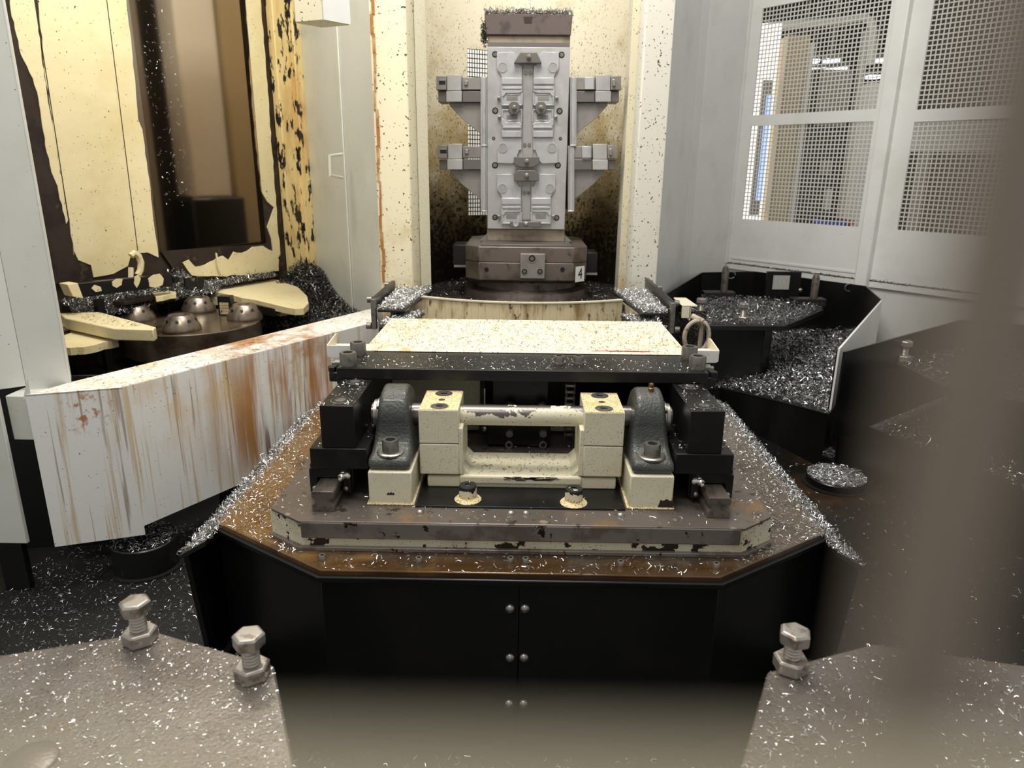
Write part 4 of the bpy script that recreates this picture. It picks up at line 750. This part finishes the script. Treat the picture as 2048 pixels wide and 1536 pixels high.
t = thing('chip_pan', 'black walled octagonal chip pan with a white outer side panel', 'pan', (1.05,3.1,ZF)); ZR = .185
rim = [W(1330,590,z=ZR), W(1405,545,z=ZR), W(1510,543,z=ZR), W(1730,572,z=ZR), W(1762,600,z=ZR), W(1676,697,z=ZR)]
rim = [r_.xy for r_ in rim]
for i in range(5):
    a, b = rim[i], rim[i+1]; zb = -.26 if i < 4 else -.01
    obj('pan_wall', wallquad(MB(), a, b, zb, ZR, .006), M['blackpaint'] if i < 4 else M['white'], t)
    if i == 4: obj('inner_lining', wallquad(MB(), a, b, zb, ZR-.004, -.004), M['blackpaint'], t)
_p = [W(1690,672,z=-.05), W(1657,828,z=-.10), W(1440,772,z=-.18)]; _n = (_p[1]-_p[0]).cross(_p[2]-_p[0])
def onplane(x, y): r_ = ray(x, y); return CAM+r_*(((_p[0]-CAM) @ _n)/(r_ @ _n))
ring3 = [Vector((r_.x, r_.y, _p[0].z-((r_.x-_p[0].x)*_n.x+(r_.y-_p[0].y)*_n.y)/_n.z)) for r_ in rim[:5]]+[onplane(x, y) for x, y in ((1657,828),(1545,800),(1440,776),(1300,792))]; ring_o = [p.xy for p in ring3]
obj('pan_floor', MB().loft([[p-Vector((0,0,.006)) for p in ring3], ring3]), M['blacksheet'], t, smooth=0)
for a_, b_ in ((5,6),(6,7),(7,8)):
    pa_, pb_ = ring3[a_], ring3[b_]; obj('pan_front', MB().prism([(pa_.x,pa_.y,pa_.z),(pb_.x,pb_.y,pb_.z),(pb_.x,pb_.y,ZF),(pa_.x,pa_.y,ZF)], (0,.006,0)), M['blackpaint'], t)
RB = [W(1535,546,z=ZR+.02), W(1596,546,z=ZR+.02)]; yb = 3.50
a, b = W(1535, 543, Y=3.46), W(1597, 600, Y=3.46); rp = obj('reflector_plate', MB().box(a.x, b.x, 3.46, 3.475, b.z, a.z), M['black'], t, .002)
a, b = W(1548, 551, Y=3.455), W(1577, 579, Y=3.455); obj('reflector_grid', MB().box(a.x, b.x, 3.454, 3.46, b.z, a.z), M['grate'], rp); gg = MB()
for i in range(13): x = a.x+(b.x-a.x)*(i+.5)/13; gg.box(x-.0008, x+.0008, 3.4525, 3.454, b.z, a.z)
obj('grid_line', gg, M['fixgrey'], rp, smooth=0)
for px, py in ((1602,581),(1602,599)): p = W(px, py, Y=3.45); screw_dome(rp, (p.x,3.46,p.z), .010, (0,-1,0), 'screw')
for px, py in ((1460,549),(1695,574)):
    p = W(px, py, Y=3.74 if px < 1500 else 3.42); obj('edge_clip', MB().tube([p+Vector((.022*math.cos(u),-.02,.018*math.sin(u))) for u in [k*.7 for k in range(9)]], .003, 6), M['steel'], t)
def panz(x, y): return _p[0].z-((x-_p[0].x)*_n.x+(y-_p[0].y)*_n.y)/_n.z
chips('pan_chips', 'carpet of bright chips covering the black pan floor', [tuple(p) for p in ring_o], 16000, lambda x, y: panz(x, y)+.001, M['chip'], seed=44, ln=(.006,.018), wd=(.0012,.003), loose=.02, tilt=.45)
# second pan further round
t = thing('second_chip_pan', 'second black chip pan with its station plate beside the white pan panel', 'pan', (1.4,2.2,ZF)); e0 = W(1690,704,z=ZR).xy; e1 = W(1925,640,z=ZR).xy; e2 = W(2040,640,z=ZR).xy+Vector((.25,-.2))
obj('pan_wall', wallquad(MB(), e0, e1, -.10, ZR, .006), M['blackpaint'], t); obj('pan_wall', wallquad(MB(), e1, e2, -.14, ZR, .006), M['blackpaint'], t)
SP2 = [W(1785,722,z=ZS).xy, W(1800,712,z=ZS).xy, W(1960,690,z=ZS).xy, Vector((2.1,2.3)), Vector((2.1,1.75)), Vector((1.5,1.75)), W(1880,770,z=ZS).xy]
obj('station_top', MB().slab([tuple(p) for p in SP2][::-1], ZS-.02, ZS), M['blacksheet'], t, .002); p = W(1800, 722, z=ZS); hexbolt(t, p.x+.01, p.y, ZS, r=.022, hz=.07); obj('station_leg', MB().box(1.5, 1.9, 1.9, 2.25, -.3, ZS-.02), M['blackpaint'], t)
f2 = [W(1682,832,z=-.12).xy, W(1860,775,z=-.12).xy, e2, Vector((2.5,1.4)), Vector((1.45,1.55))]; obj('pan_floor', MB().slab([tuple(p) for p in f2][::-1], -.13, -.12), M['blacksheet'], t); obj('pan_front', wallquad(MB(), f2[0], f2[4], -.30, -.12, .006), M['blackpaint'], t)
chips('pan_chips', 'bright chips over the second pan floor', [tuple(p) for p in f2], 9000, -.12, M['chip'], seed=45, ln=(.005,.016), wd=(.001,.0025), loose=.012, tilt=.45)
chips('pan_chips', 'bright chips over the second pan station plate', [tuple(p) for p in SP2], 2600, ZS, M['chip'], seed=46, ln=(.004,.014), loose=.003)
# ================================================================== MACHINE ON THE LEFT
# lower guard panel
A0, A1, B1 = Vector((-1.112,1.507)), Vector((-.928,1.573)), Vector((-.482,2.343)); K0, K1 = Vector((-1.075,1.607)), Vector((-.545,2.58)); ZT, ZBt = .20, -.17
t = thing('guard_panel', 'angled white guard panel streaked with rust and coolant stains', 'panel', (-.9,1.8,ZBt))
obj('front_face', wallquad(MB(), A1, B1, ZBt+.012, ZT, .004), M['streak'], t); obj('end_face', wallquad(MB(), A0, A1, ZBt-.012, ZT, .004), M['streak'], t)
obj('top_flange', MB().slab([tuple(p) for p in (A1, B1, K1, K0)], ZT-.004, ZT), M['streak'], t, .002); obj('end_flange', MB().slab([tuple(p) for p in (A0, A1, K0)], ZT-.004, ZT-.0005), M['streak'], t)
obj('back_web', wallquad(MB(), K0, K1, -.1, ZT-.004, .004), M['blackpaint'], t)
for k in (.32, .8): p = A1.lerp(B1, k)+Vector((-.04,.02)); obj('support_foot', MB().box(p.x-.03, p.x, p.y, p.y+.03, -.301, ZT-.01), M['blackpaint'], t)
# jamb and lower strip
J0, J1, J2 = Vector((-1.068,1.606)), Vector((-1.155,1.575)), Vector((-1.50,1.30))
mb = wallquad(MB(), J1, J0, ZT-.012, 1.7, .004); wallquad(mb, J2, J1, ZT-.0, 1.7, .004); wallquad(mb, J0+Vector((0,.0)), J0+Vector((-.03,.05)), ZT, 1.7, .004)
struct('door_jamb', mb, M['white2'], 'tall white folded door jamb standing over the guard panel end', 'door frame', .001)
t = thing('lower_strip', 'narrow pale strip and block beside the guard panel end', 'trim', (-1.2,1.5,-.17)); obj('strip', MB().box(-1.27, -1.172, 1.50, 1.51, -.17, .201), M['white2'], t, .001); obj('block', MB().box(-1.176, -1.112, 1.53, 1.62, .082, .190), M['white2'], t, .003); obj('tab', MB().prism([(-1.118,1.507,.19),(-1.106,1.515,.19),(-1.106,1.515,.235)], (.003,-.002,0)), M['white2'], t); obj('strip_foot', MB().box(-1.25, -1.19, 1.503, 1.52, ZF, -.17), M['blackpaint'], t)
# machine wall
P0 = Vector((-1.30,2.70)); PD = Vector((.5,.866)).normalized(); PC = Vector((.866,-.5)).normalized()
def pibox(mb, s0, s1, z0, z1, t0, t1): return mb.slab([tuple(P0+PD*s+PC*tt) for s, tt in ((s0,t0),(s1,t0),(s1,t1),(s0,t1))], z0, z1)
def piskin(mb, px, t0, t1, off=0):
    o = P0+PC*off; r = []
    for x, y in px: s, z = WP(x, y, o, PD); r.append((s, z))
    return mb.loft([[tuple(o+PD*s+PC*t0)+(z,) for s, z in r], [tuple(o+PD*s+PC*t1)+(z,) for s, z in r]])
def jag(pts, amp, step, seed):
    g = random.Random(seed); out = []
    for (x0,y0),(x1,y1) in zip(pts, pts[1:]+pts[:1]):
        n = max(1, int(math.hypot(x1-x0, y1-y0)/step))
        for k in range(n):
            f_ = k/n; out.append((x0+(x1-x0)*f_+g.uniform(-amp,amp)*(k > 0), y0+(y1-y0)*f_+g.uniform(-amp,amp)*(k > 0)))
    return out
mb = pibox(MB(), -1.0, -.088, .02, 1.9, -.03, 0); pibox(mb, .415, .52, .02, 1.9, -.03, 0); pibox(mb, -.088, .415, .02, .385, -.03, 0)
mw = struct('wall_machine', mb, M['innersteel'], 'machine inner wall of bare brown steel under torn yellowed cream paint', 'wall')
cx = lambda pts: [(x/2.926, y/2.926) for x, y in pts]; cy = lambda pts: [(x/2.926, 450+y/2.926) for x, y in pts]
pa = cx([(205,-120),(722,-120),(735,0),(780,420),(790,520),(805,700),(830,760),(860,1000),(905,1370)])+cy([(925,190),(860,160),(800,165),(760,185),(745,240),(660,285),(545,305),(530,235),(455,205),(430,150)])+cx([(430,1490),(400,1260),(340,960),(270,500)])
obj('paint_sheet', piskin(MB(), jag(pa, 1.6, 16, 2), 0, .004), M['innercream'], mw, smooth=0)
pb = cx([(45,-120),(190,-120),(200,0),(255,450),(335,930),(405,1270),(385,1310),(335,1090),(300,1010),(262,850),(240,700),(215,540),(190,460),(120,320),(60,60)])
obj('paint_sheet', piskin(MB(), jag(pb, 1.6, 12, 3), 0, .003), M['innercream'], mw, smooth=0)
obj('paint_sheet', piskin(MB(), jag(cx([(1425,-100),(1515,-100),(1520,0),(1610,1190),(1635,1490),(1600,1540),(1585,1400),(1560,1330),(1600,1215),(1560,1180),(1525,1120),(1480,700)]), 1.2, 14, 4), 0, .006), M['innercream'], mw, smooth=0)
obj('paint_scrap', piskin(MB(), jag([(360,525),(372,519),(385,533),(405,529),(440,511),(452,520),(462,503),(480,505),(500,493),(520,491),(540,502),(552,518),(552,541),(500,548),(430,552),(378,550)], 1.5, 9, 5), .012, .018), M['innercream'], mw, smooth=0)
obj('paint_scrap', piskin(MB(), jag([(395,0),(398,0)] and [(58,545),(140,552),(148,566),(60,566)], 1, 8, 6), .0, .02), M['innersteel'], mw, smooth=0)
for l in (((211,0),(273,500)),): obj('seam', piskin(MB(), [l[0],(l[0][0]+1.6,0),(l[1][0]+1.6,l[1][1]),l[1]], .003, .0046), M['innersteel'], mw, smooth=0)
obj('seam', piskin(MB(), [(67,0),(69,0),(137,440),(135,440)], .003, .0042), M['innersteel'], mw, smooth=0)
win = tag(obj('window_1', piskin(MB(), [(250,-40),(484,-40),(530,488),(318,502)], .004, .008), M['glassdark']), 'tall smoked window in the machine wall with a pale column behind', 'window', None, 'structure')  # see-through pane; the pale streak is the column behind it
obj('window_sill', piskin(MB(), [(318,502),(532,487),(548,545),(352,551)], .004, .012), M['innersteel'], win)
curl = W(425, 525, Y=2.8); obj('paint_strip', MB().tube([Vector(tuple(P0+PD*s+PC*.03)+(z,)) for s, z in [WP(x, y, P0, PD) for x, y in ((422,505),(424,515),(425,525),(428,538),(433,548))]], .004, 6), M['innercream'], mw)
gch = chips('window_flecks', 'tiny bright chips stuck to the smoked machine window', [(-.03,.55),(.10,.55),(.06,1.25),(-.06,1.25)], 150, .0085, M['chip'], seed=66, ln=(.003,.010), wd=(.0008,.002), loose=.001)
gch.matrix_world = Matrix.Translation((P0.x, P0.y, 0)) @ Matrix(((PD.x,0,PC.x),(PD.y,0,PC.y),(0,1,0))).to_4x4()
struct('wall_cavity', pibox(pibox(MB(), -.7, 1.0, .02, 1.9, -.75, -.72), 1.0, 1.03, .02, 1.9, -.75, -.35), M['innersteel'], 'dark back wall of the machine cavity behind the smoked window', 'wall')
t = thing('spindle_column', 'pale machine column standing behind the smoked window', 'column', tuple(P0-PC*.35)+(.02,)); _o = P0-PC*.30
_a = WP(352, 60, _o, PD)[0]; _b = WP(432, 60, _o, PD)[0]; _z = WP(420, 395, _o, PD)[1]
obj('column_front', MB().slab([tuple(_o+PD*u+PC*v) for u, v in ((_a,0),(_b,0),(_b,-.12),(_a,-.12))], _z, 1.9), M['hallwall'], t, .01); obj('column_foot', MB().slab([tuple(_o+PD*u+PC*v) for u, v in ((_a-.03,.02),(_b+.05,.02),(_b+.05,-.14),(_a-.03,-.14))], .02, _z), M['blackpaint'], t, .01)
_c = WP(262, 60, _o, PD)[0]; obj('side_cover', MB().slab([tuple(_o+PD*u+PC*v) for u, v in ((_c,-.05),(_c+.07,-.05),(_c+.07,-.16),(_c,-.16))], .25, 1.9), M['greymach'], t, .01)
_c = WP(470, 60, _o, PD)[0]; obj('rear_cover', MB().slab([tuple(_o+PD*u+PC*v) for u, v in ((_c,-.1),(_c+.2,-.1),(_c+.2,-.2),(_c,-.2))], .1, 1.9), M['beige'], t, .01)
# spattered pillar
mb = pibox(MB(), .515, .60, .0, 1.9, 0, .04); pibox(mb, .595, .655, .0, 1.9, .0, .06)
struct('wall_pillar', mb, M['dirtypillar'], 'yellowed pillar thickly spattered with black chips beside the smoked window', 'pillar', .004)
# box under the ceiling
Kp = W(647, 41, Y=2.1); Lp = W(590, 46, z=Kp.z); Rp = W(700, 51, z=Kp.z)
t = thing('junction_box', 'stained cream box jutting out above the pale ribbed panel', 'box', (Kp.x, Kp.y, Kp.z)); bk = (Lp.xy+Rp.xy-Kp.xy)
obj('box_shell', MB().slab([tuple(Kp.xy), tuple(Rp.xy), tuple(bk), tuple(Lp.xy)], Kp.z, 1.7), M['post'], t, .003); obj('box_side', wallquad(MB(), Kp.xy, Rp.xy, Kp.z+.002, 1.7, -.003), M['white'], t)
# machine floor, table, cones
struct('added_gap_wall', wallquad(MB(), (-2.5,1.55), (-1.02,1.74), ZF, .18, .01), M['blackpaint'], 'added black wall keeping the gap under the door jamb dark', 'wall')  # added black wall so the gap below the machine stays dark
struct('floor_machine', MB().slab([(-1.9,1.72),(-1.10,1.70),(-.56,2.66),(-.52,2.75),(-.93,3.24),(-1.62,2.2)], .0, .03), M['blackpaint'], 'black sunken floor inside the machine', 'floor')
TC = Vector((-1.156,2.45)); ZTb = .17
t = thing('round_table', 'oily brown round machine table behind the guard panel', 'table', (TC.x, TC.y, .03)); obj('table_disc', MB().lathe((TC.x,TC.y,.075), (0,0,1), [(.226,0),(.226,.092),(.222,.095)], 56), M['diskm'], t); obj('table_base', MB().lathe((TC.x,TC.y,.03), (0,0,1), [(.19,0),(.19,.05)], 40), M['blackpaint'], t)
for i, ((px, py), lab) in enumerate(zip(((275,640),(364,661),(490,638),(398,622)), ('nearest the cream clamp block', 'standing clear at the front rim of the table', 'beside the far rim of the table', 'next to the small ribbed box'))):
    p = W(px, py, z=ZTb); q = thing('locating_cone', 'steel locating cone with drilled air holes '+lab, 'cone', (p.x, p.y, ZTb), 'locating cones on the table'); c = (p.x, p.y, ZTb)
    obj('cone', MB().lathe(c, (0,0,1), [(.056,0),(.061,.004),(.061,.012),(.040,.050),(.036,.054),(.020,.054),(.018,.046),(0,.046)], 32), M['cone'], q)
    for k in range(8):
        a = 2*math.pi*k/8+.2; d_ = Vector((math.cos(a), math.sin(a), .55)); obj('air_hole', MB().lathe(Vector(c)+Vector((math.cos(a)*.0470, math.sin(a)*.0470, .037)), d_, [(.0055,-.003),(.0055,.002)], 10), M['hole'], q)
    obj('base_flange', MB().lathe(c, (0,0,1), [(.062,-.001),(.062,.003),(.058,.003)], 32), M['diskm'], q)
def slabpx(pts, z, th, jg=0, seed=1):
    if jg: pts = jag(pts, jg, 12, seed)
    P_ = [W(x, y, z=z).xy for x, y in pts]; D_ = [(p-P0) @ PC+.001 for p in P_]; out = []     # cut where the part meets the wall
    for i in range(len(P_)):
        j = (i+1) % len(P_)
        if D_[i] >= 0: out.append(P_[i])
        if D_[i]*D_[j] < 0: out.append(P_[i].lerp(P_[j], D_[i]/(D_[i]-D_[j])))
    return MB().slab([tuple(p) for p in out], z-th, z)
t = thing('clamp_arm', 'chunky cream clamp arm with peeling paint across the table, nearest the door jamb', 'arm', (-1.35,2.15,.03))
obj('arm_bar', slabpx([(118,626),(200,624),(312,654),(306,659),(228,657),(130,636)], .235, .036), M['innercream'], t, .003); chips('arm_chips', 'few dark chips on the clamp arm nearest the door jamb', [tuple(W(x, y, z=.235).xy) for x, y in ((130,630),(200,626),(300,653),(230,655))], 120, .235, M['chipdark'], seed=96, ln=(.004,.012), loose=.002); obj('arm_wing', slabpx([(95,640),(130,637),(216,667),(236,679),(180,692),(100,698)], .19, .022, 1.2, 3), M['innercream'], t, smooth=0); obj('arm_pin', MB().cyl(W(178,650,z=.222), W(178,650,z=.222)+Vector((.01,-.014,0)), .008, 12), M['bolt'], t)
obj('arm_post', MB().box(-1.47, -1.41, 2.10, 2.16, .03, .2), M['blackpaint'], t)
t = thing('rounded_clamp', 'rounded cream clamp arm with peeling paint beside the chip heap', 'arm', (-1.0,2.9,.03))
obj('arm_plate', slabpx([(388,562),(440,553),(500,552),(555,560),(595,574),(614,592),(617,606),(607,617),(590,618),(540,607),(470,592),(410,580)], .222, .022, 1.0, 8), M['innercream'], t, smooth=0); obj('arm_bar', slabpx([(330,592),(395,577),(440,576),(584,612),(560,617),(470,598),(400,594),(345,600)], .200, .03), M['innercream'], t, .003)
obj('fork', slabpx([(505,600),(512,598),(520,606),(540,610),(545,603),(552,606),(550,618),(508,610)], .207, .03), M['black'], t, .001); obj('arm_post', MB().box(-1.02, -.95, 2.72, 2.79, .03, .186), M['blackpaint'], t)
t = thing('rear_bar', 'black bar with torn cream paint patches behind the locating cones', 'bar', (-1.45,2.5,.03))
off = .10; mb = piskin(MB(), [(140,566),(333,547),(335,570),(148,594)], 0, .03, off); obj('bar', mb, M['black'], t, .002)
for k, pl_ in enumerate(([(172,575),(178,568),(190,572),(192,580),(180,582)], [(213,562),(222,556),(234,556),(232,568),(222,574),(214,570)], [(258,552),(266,548),(270,556),(266,568),(262,574),(257,566)], [(285,556),(296,548),(308,546),(316,556),(314,568),(300,574),(288,572)])): obj('paint_patch', piskin(MB(), jag(pl_, .8, 6, k), .03, .033, off), M['innercream'], t, smooth=0)
obj('end_block', piskin(MB(), [(117,566),(138,563),(150,594),(128,590)], 0, .05, off), M['innercream'], t, .002); obj('bar_foot', pibox(MB(), -.40, -.375, .03, .27, .103, .125), M['black'], t); obj('wall_bracket', pibox(MB(), -.10, -.08, .285, .305, -.001, .103), M['black'], t)
t = thing('hook_loop', 'curled hook of torn cream paint standing above the black rear bar', 'hook', (-1.35,2.6,.25)); obj('hook', MB().tube([Vector(tuple(P0+PD*s+PC*.06)+(z,)) for s, z in [WP(x, y, P0+PC*.06, PD) for x, y in ((262,512),(268,506),(277,512),(282,525),(281,540),(276,550))]], .011, 8), M['innercream'], t); obj('hook_root', MB().tube([Vector(tuple(P0+PD*s+PC*.09)+(z,)) for s, z in [WP(x, y, P0+PC*.09, PD) for x, y in ((262,535),(262,555),(258,572))]], .009, 6), M['innercream'], t)
t = thing('slotted_bracket', 'small black slotted bracket beside the rounded cream arm', 'bracket', (-1.2,2.75,.2)); obj('bracket', piskin(MB(), [(366,556),(378,555),(380,562),(388,562),(391,554),(405,552),(404,574),(368,577)], 0, .012, .07), M['black'], t, .001); obj('bracket_foot', piskin(MB(), [(370,575),(400,573),(398,590),(374,592)], 0, .01, .07), M['black'], t)
t = thing('flat_lever', 'flat dark steel lever lying behind the front cones', 'lever', (-1.3,2.45,.2)); obj('lever', slabpx([(225,603),(240,589),(300,579),(312,592),(250,603)], .25, .013), M['innersteel'], t, .002); obj('lever_paint', slabpx([(300,579),(350,573),(352,588),(312,595)], .251, .015, .8, 4), M['innercream'], t, smooth=0); _l = W(330, 586, z=.24); obj('lever_post', MB().box(_l.x-.008, _l.x+.008, _l.y-.008, _l.y+.008, .165, .238), M['black'], t)
a = W(448, 606, Y=2.55); t = thing('ribbed_box', 'small ribbed box with a dark frame tilted on the round table', 'box', (a.x,2.55,ZTb)); obj('box_frame', MB().box(a.x-.024, a.x+.024, 2.55, 2.585, ZTb-.002, a.z+.024), M['black'], t, .002)
for k in range(8): obj('rib', MB().box(a.x-.016, a.x+.016, 2.547, 2.551, ZTb+.006+k*.0055, ZTb+.009+k*.0055), M['post'], t)
# chip heaps inside the machine
def heap(name, label, poly, zf, n, mat, bed, seed, **kw):
    a = np.array(poly); g = np.random.default_rng(seed); nx = 34; xs = np.linspace(a[:,0].min(), a[:,0].max(), nx); ys = np.linspace(a[:,1].min(), a[:,1].max(), nx); X, Y_ = np.meshgrid(xs, ys)
    Z = zf(X, Y_)+g.uniform(-.004,.004,X.shape); ins = inside(np.stack([X.ravel(), Y_.ravel()], 1), poly).reshape(X.shape)
    mb = MB(); mb.v = [(float(x), float(y), float(z)) for x, y, z in zip(X.ravel(), Y_.ravel(), Z.ravel())]
    for j in range(nx-1):
        for i in range(nx-1):
            if ins[j,i] and ins[j,i+1] and ins[j+1,i] and ins[j+1,i+1]: mb.f.append((j*nx+i, j*nx+i+1, (j+1)*nx+i+1, (j+1)*nx+i))
    o = tag(obj(name, mb, M[bed]), label, 'metal chips', None, 'stuff')
    chips(name+'_chips', None, poly, n, lambda x, y: zf(x, y)+.002, M[mat], seed=seed, parent=o, **kw); return o
hp_ = [tuple(W(x, y, z=.12).xy) for x, y in ((520,660),(610,632),(765,606),(785,588),(760,570),(640,575),(600,545),(560,555),(540,600))]
hp_ = [(-.98,2.62),(-.62,2.50),(-.487,2.525),(-.905,3.215),(-.985,3.12),(-1.06,2.95)]
heap('chip_heap', 'dark heap of chips between the guard panel and the ribbed panel', hp_, lambda x, y: .10+.10*np.clip((y-2.5)/.8,0,1)+.02*np.sin(9*x)*np.cos(7*y)+.09*np.exp(-((x+1.0)**2+(y-3.1)**2)/.02), 9000, 'chipdark', 'chipbed', 51, ln=(.006,.02), wd=(.0015,.004), loose=.012, tilt=.6)
hp2 = [tuple(P0+PD*s+PC*tt) for s, tt in ((-.45,.005),(.42,.012),(.42,.045),(.14,.05),(.08,.09),(-.2,.10),(-.45,.13))]
heap('chip_drift', 'silvery drift of chips at the foot of the machine inner wall', hp2, lambda x, y: .205+.05*np.clip(1-((x-P0.x)*PC.x+(y-P0.y)*PC.y)/.12,0,1)+.07*np.exp(-((((x-P0.x)*PD.x+(y-P0.y)*PD.y)+.03)**2)/.004)*np.clip(1-((x-P0.x)*PC.x+(y-P0.y)*PC.y)/.1,0,1), 9000, 'chipmid', 'chipbedlight', 52, ln=(.005,.016), wd=(.001,.003), loose=.01, tilt=.6)
# ================================================================== CHIPS ON THE LOADER
def notray(x, y): return np.where((np.abs(x) < .49) & (y > 1.25), 0, np.where(np.abs(x) > .42, 1.0, .25))
chips('deck_chips', 'scattered bright chips over the oily deck of the loader', DP, 6500, 0, M['chip'], seed=71, dens=notray, ln=(.003,.009), wd=(.0005,.0012), loose=.002)
for s, lb in ((-1, 'thick line of chips along the deck flange facing the guard panel'), (1, 'thick line of chips along the deck flange facing the chip pans')):
    chips('flange_chips', lb, [(s*.60,1.24),(s*.665,1.22),(s*.665,2.02 if s < 0 else 2.19),(s*.60,2.10 if s < 0 else 2.19)], 3800 if s < 0 else 4200, lambda x, y: np.minimum(0, -.008-(np.abs(x)-.616)*.48), M['chip'], seed=72+s, ln=(.003,.009), wd=(.0005,.0013), loose=.008, tilt=.6)
chips('tray_chips', 'chips scattered over the steel tray top around the bearing pedestals', [(-.41,1.21),(.41,1.21),(.48,1.26),(.48,2.0),(-.48,2.0),(-.48,1.26)], 3600, .062, M['chip'], seed=75, ln=(.002,.007), wd=(.0004,.001), loose=.0015)
chips('crossbar_chips', 'bright chips sprinkled on the black crossbar plate', [(-.395,1.475),(.395,1.475),(.395,1.58),(-.395,1.58)], 900, .283, M['chip'], seed=76, ln=(.0015,.006), wd=(.0004,.0010), loose=.0012)
chips('cover_chips', 'dark chips sprinkled all over the cream cover', [(-.37,1.622),(.386,1.622),(.386,1.98),(-.37,1.98)], 3400, .2865, M['chipdark'], seed=77, ln=(.002,.009), wd=(.0005,.0012), loose=.0015)
for s in (-1, 1):
    nm = 'side of the guard panel' if s < 0 else 'side of the coiled hose'
    chips('upright_chips', 'chips on the black upright on the '+nm, [(s*.324,1.294),(s*.386,1.294),(s*.386,1.47),(s*.324,1.47)], 110, .2586, M['chip'], seed=78+s, ln=(.002,.007), loose=.001)
    chips('riser_chips', 'chips on the black riser plate on the '+nm, [(s*.302,1.29),(s*.411,1.29),(s*.411,1.7),(s*.302,1.7)], 130, .172, M['chip'], seed=81+s, ln=(.003,.009), loose=.001)
chips('clevis_chips', 'few dark chips on the clevis bracket web', [(-.12,1.35),(.12,1.35),(.12,1.47),(-.12,1.47)], 160, .094, M['chipdark'], seed=84, ln=(.002,.008), loose=.001)
chips('panel_chips', 'few dark chips on the flange of the guard panel', [tuple(A1), tuple(A1.lerp(B1,.5)), tuple(K0.lerp(K1,.5)), tuple(K0)], 160, ZT, M['chipdark'], seed=85, ln=(.003,.010), loose=.001)
# floor chips
chips('floor_chips', 'chips strewn over the raised floor sheet beside the guard panel', [(-1.25,1.05),(-.64,1.05),(-.64,2.1),(-.80,1.92),(-1.25,1.70)], 6000, -.30, M['chipmid'], seed=91, ln=(.003,.010), wd=(.0005,.0013), loose=.003)
chips('floor_chips', 'chips strewn on the floor in front of the platform skirt', [(-.62,.7),(.62,.7),(.62,1.1),(-.62,1.1)], 1600, ZF, M['chip'], seed=92, ln=(.004,.014), loose=.004)
chips('floor_chips', 'sparse chips on the rusty floor sheet beside the loader', [(.66,1.1),(1.3,1.1),(1.5,2.5),(.66,2.7)], 900, -.30, M['chip'], seed=93, ln=(.004,.014), loose=.004)
chips('floor_chips', 'dense chips on the floor sheet behind the single bolt station', [(1.15,1.02),(1.9,1.02),(2.2,1.8),(1.5,1.55)], 8000, -.30, M['chip'], seed=94, ln=(.005,.016), loose=.006)
t_ = chips('floor_chips', 'small patch of chips on the rusty floor sheet near the round cap', [(1.05,2.42),(1.16,2.42),(1.16,2.50),(1.05,2.50)], 700, -.30, M['chip'], seed=95, ln=(.005,.014), loose=.01)
# ================================================================== WIRE GUARD THE VIEW PASSES THROUGH
t = thing('rod_guard', 'thin beige steel rod guard standing at the loading side', 'guard', (0,.02,ZF))
for k in range(-4, 5): obj('upright_rod', MB().cyl((.0112+k*.15,.0200,ZF), (.0112+k*.15,.0200,1.6), .0018, 12), M['guard'], t)
for z in (1.58, -.2): obj('cross_rod', MB().cyl((-.6,.0166,z), (.63,.0166,z), .0016, 12), M['guard'], t)
obj('lit_cross_rod', MB().cyl((-.6,.0100,.6877), (.63,.0100,.6877), .0016, 12), M['guardlit'], t)
for k in (-4, 4): obj('rod_clip', MB().box(.0112+k*.15-.004, .0112+k*.15+.004, .008, .022, .684, .692), M['guard'], t, .001)
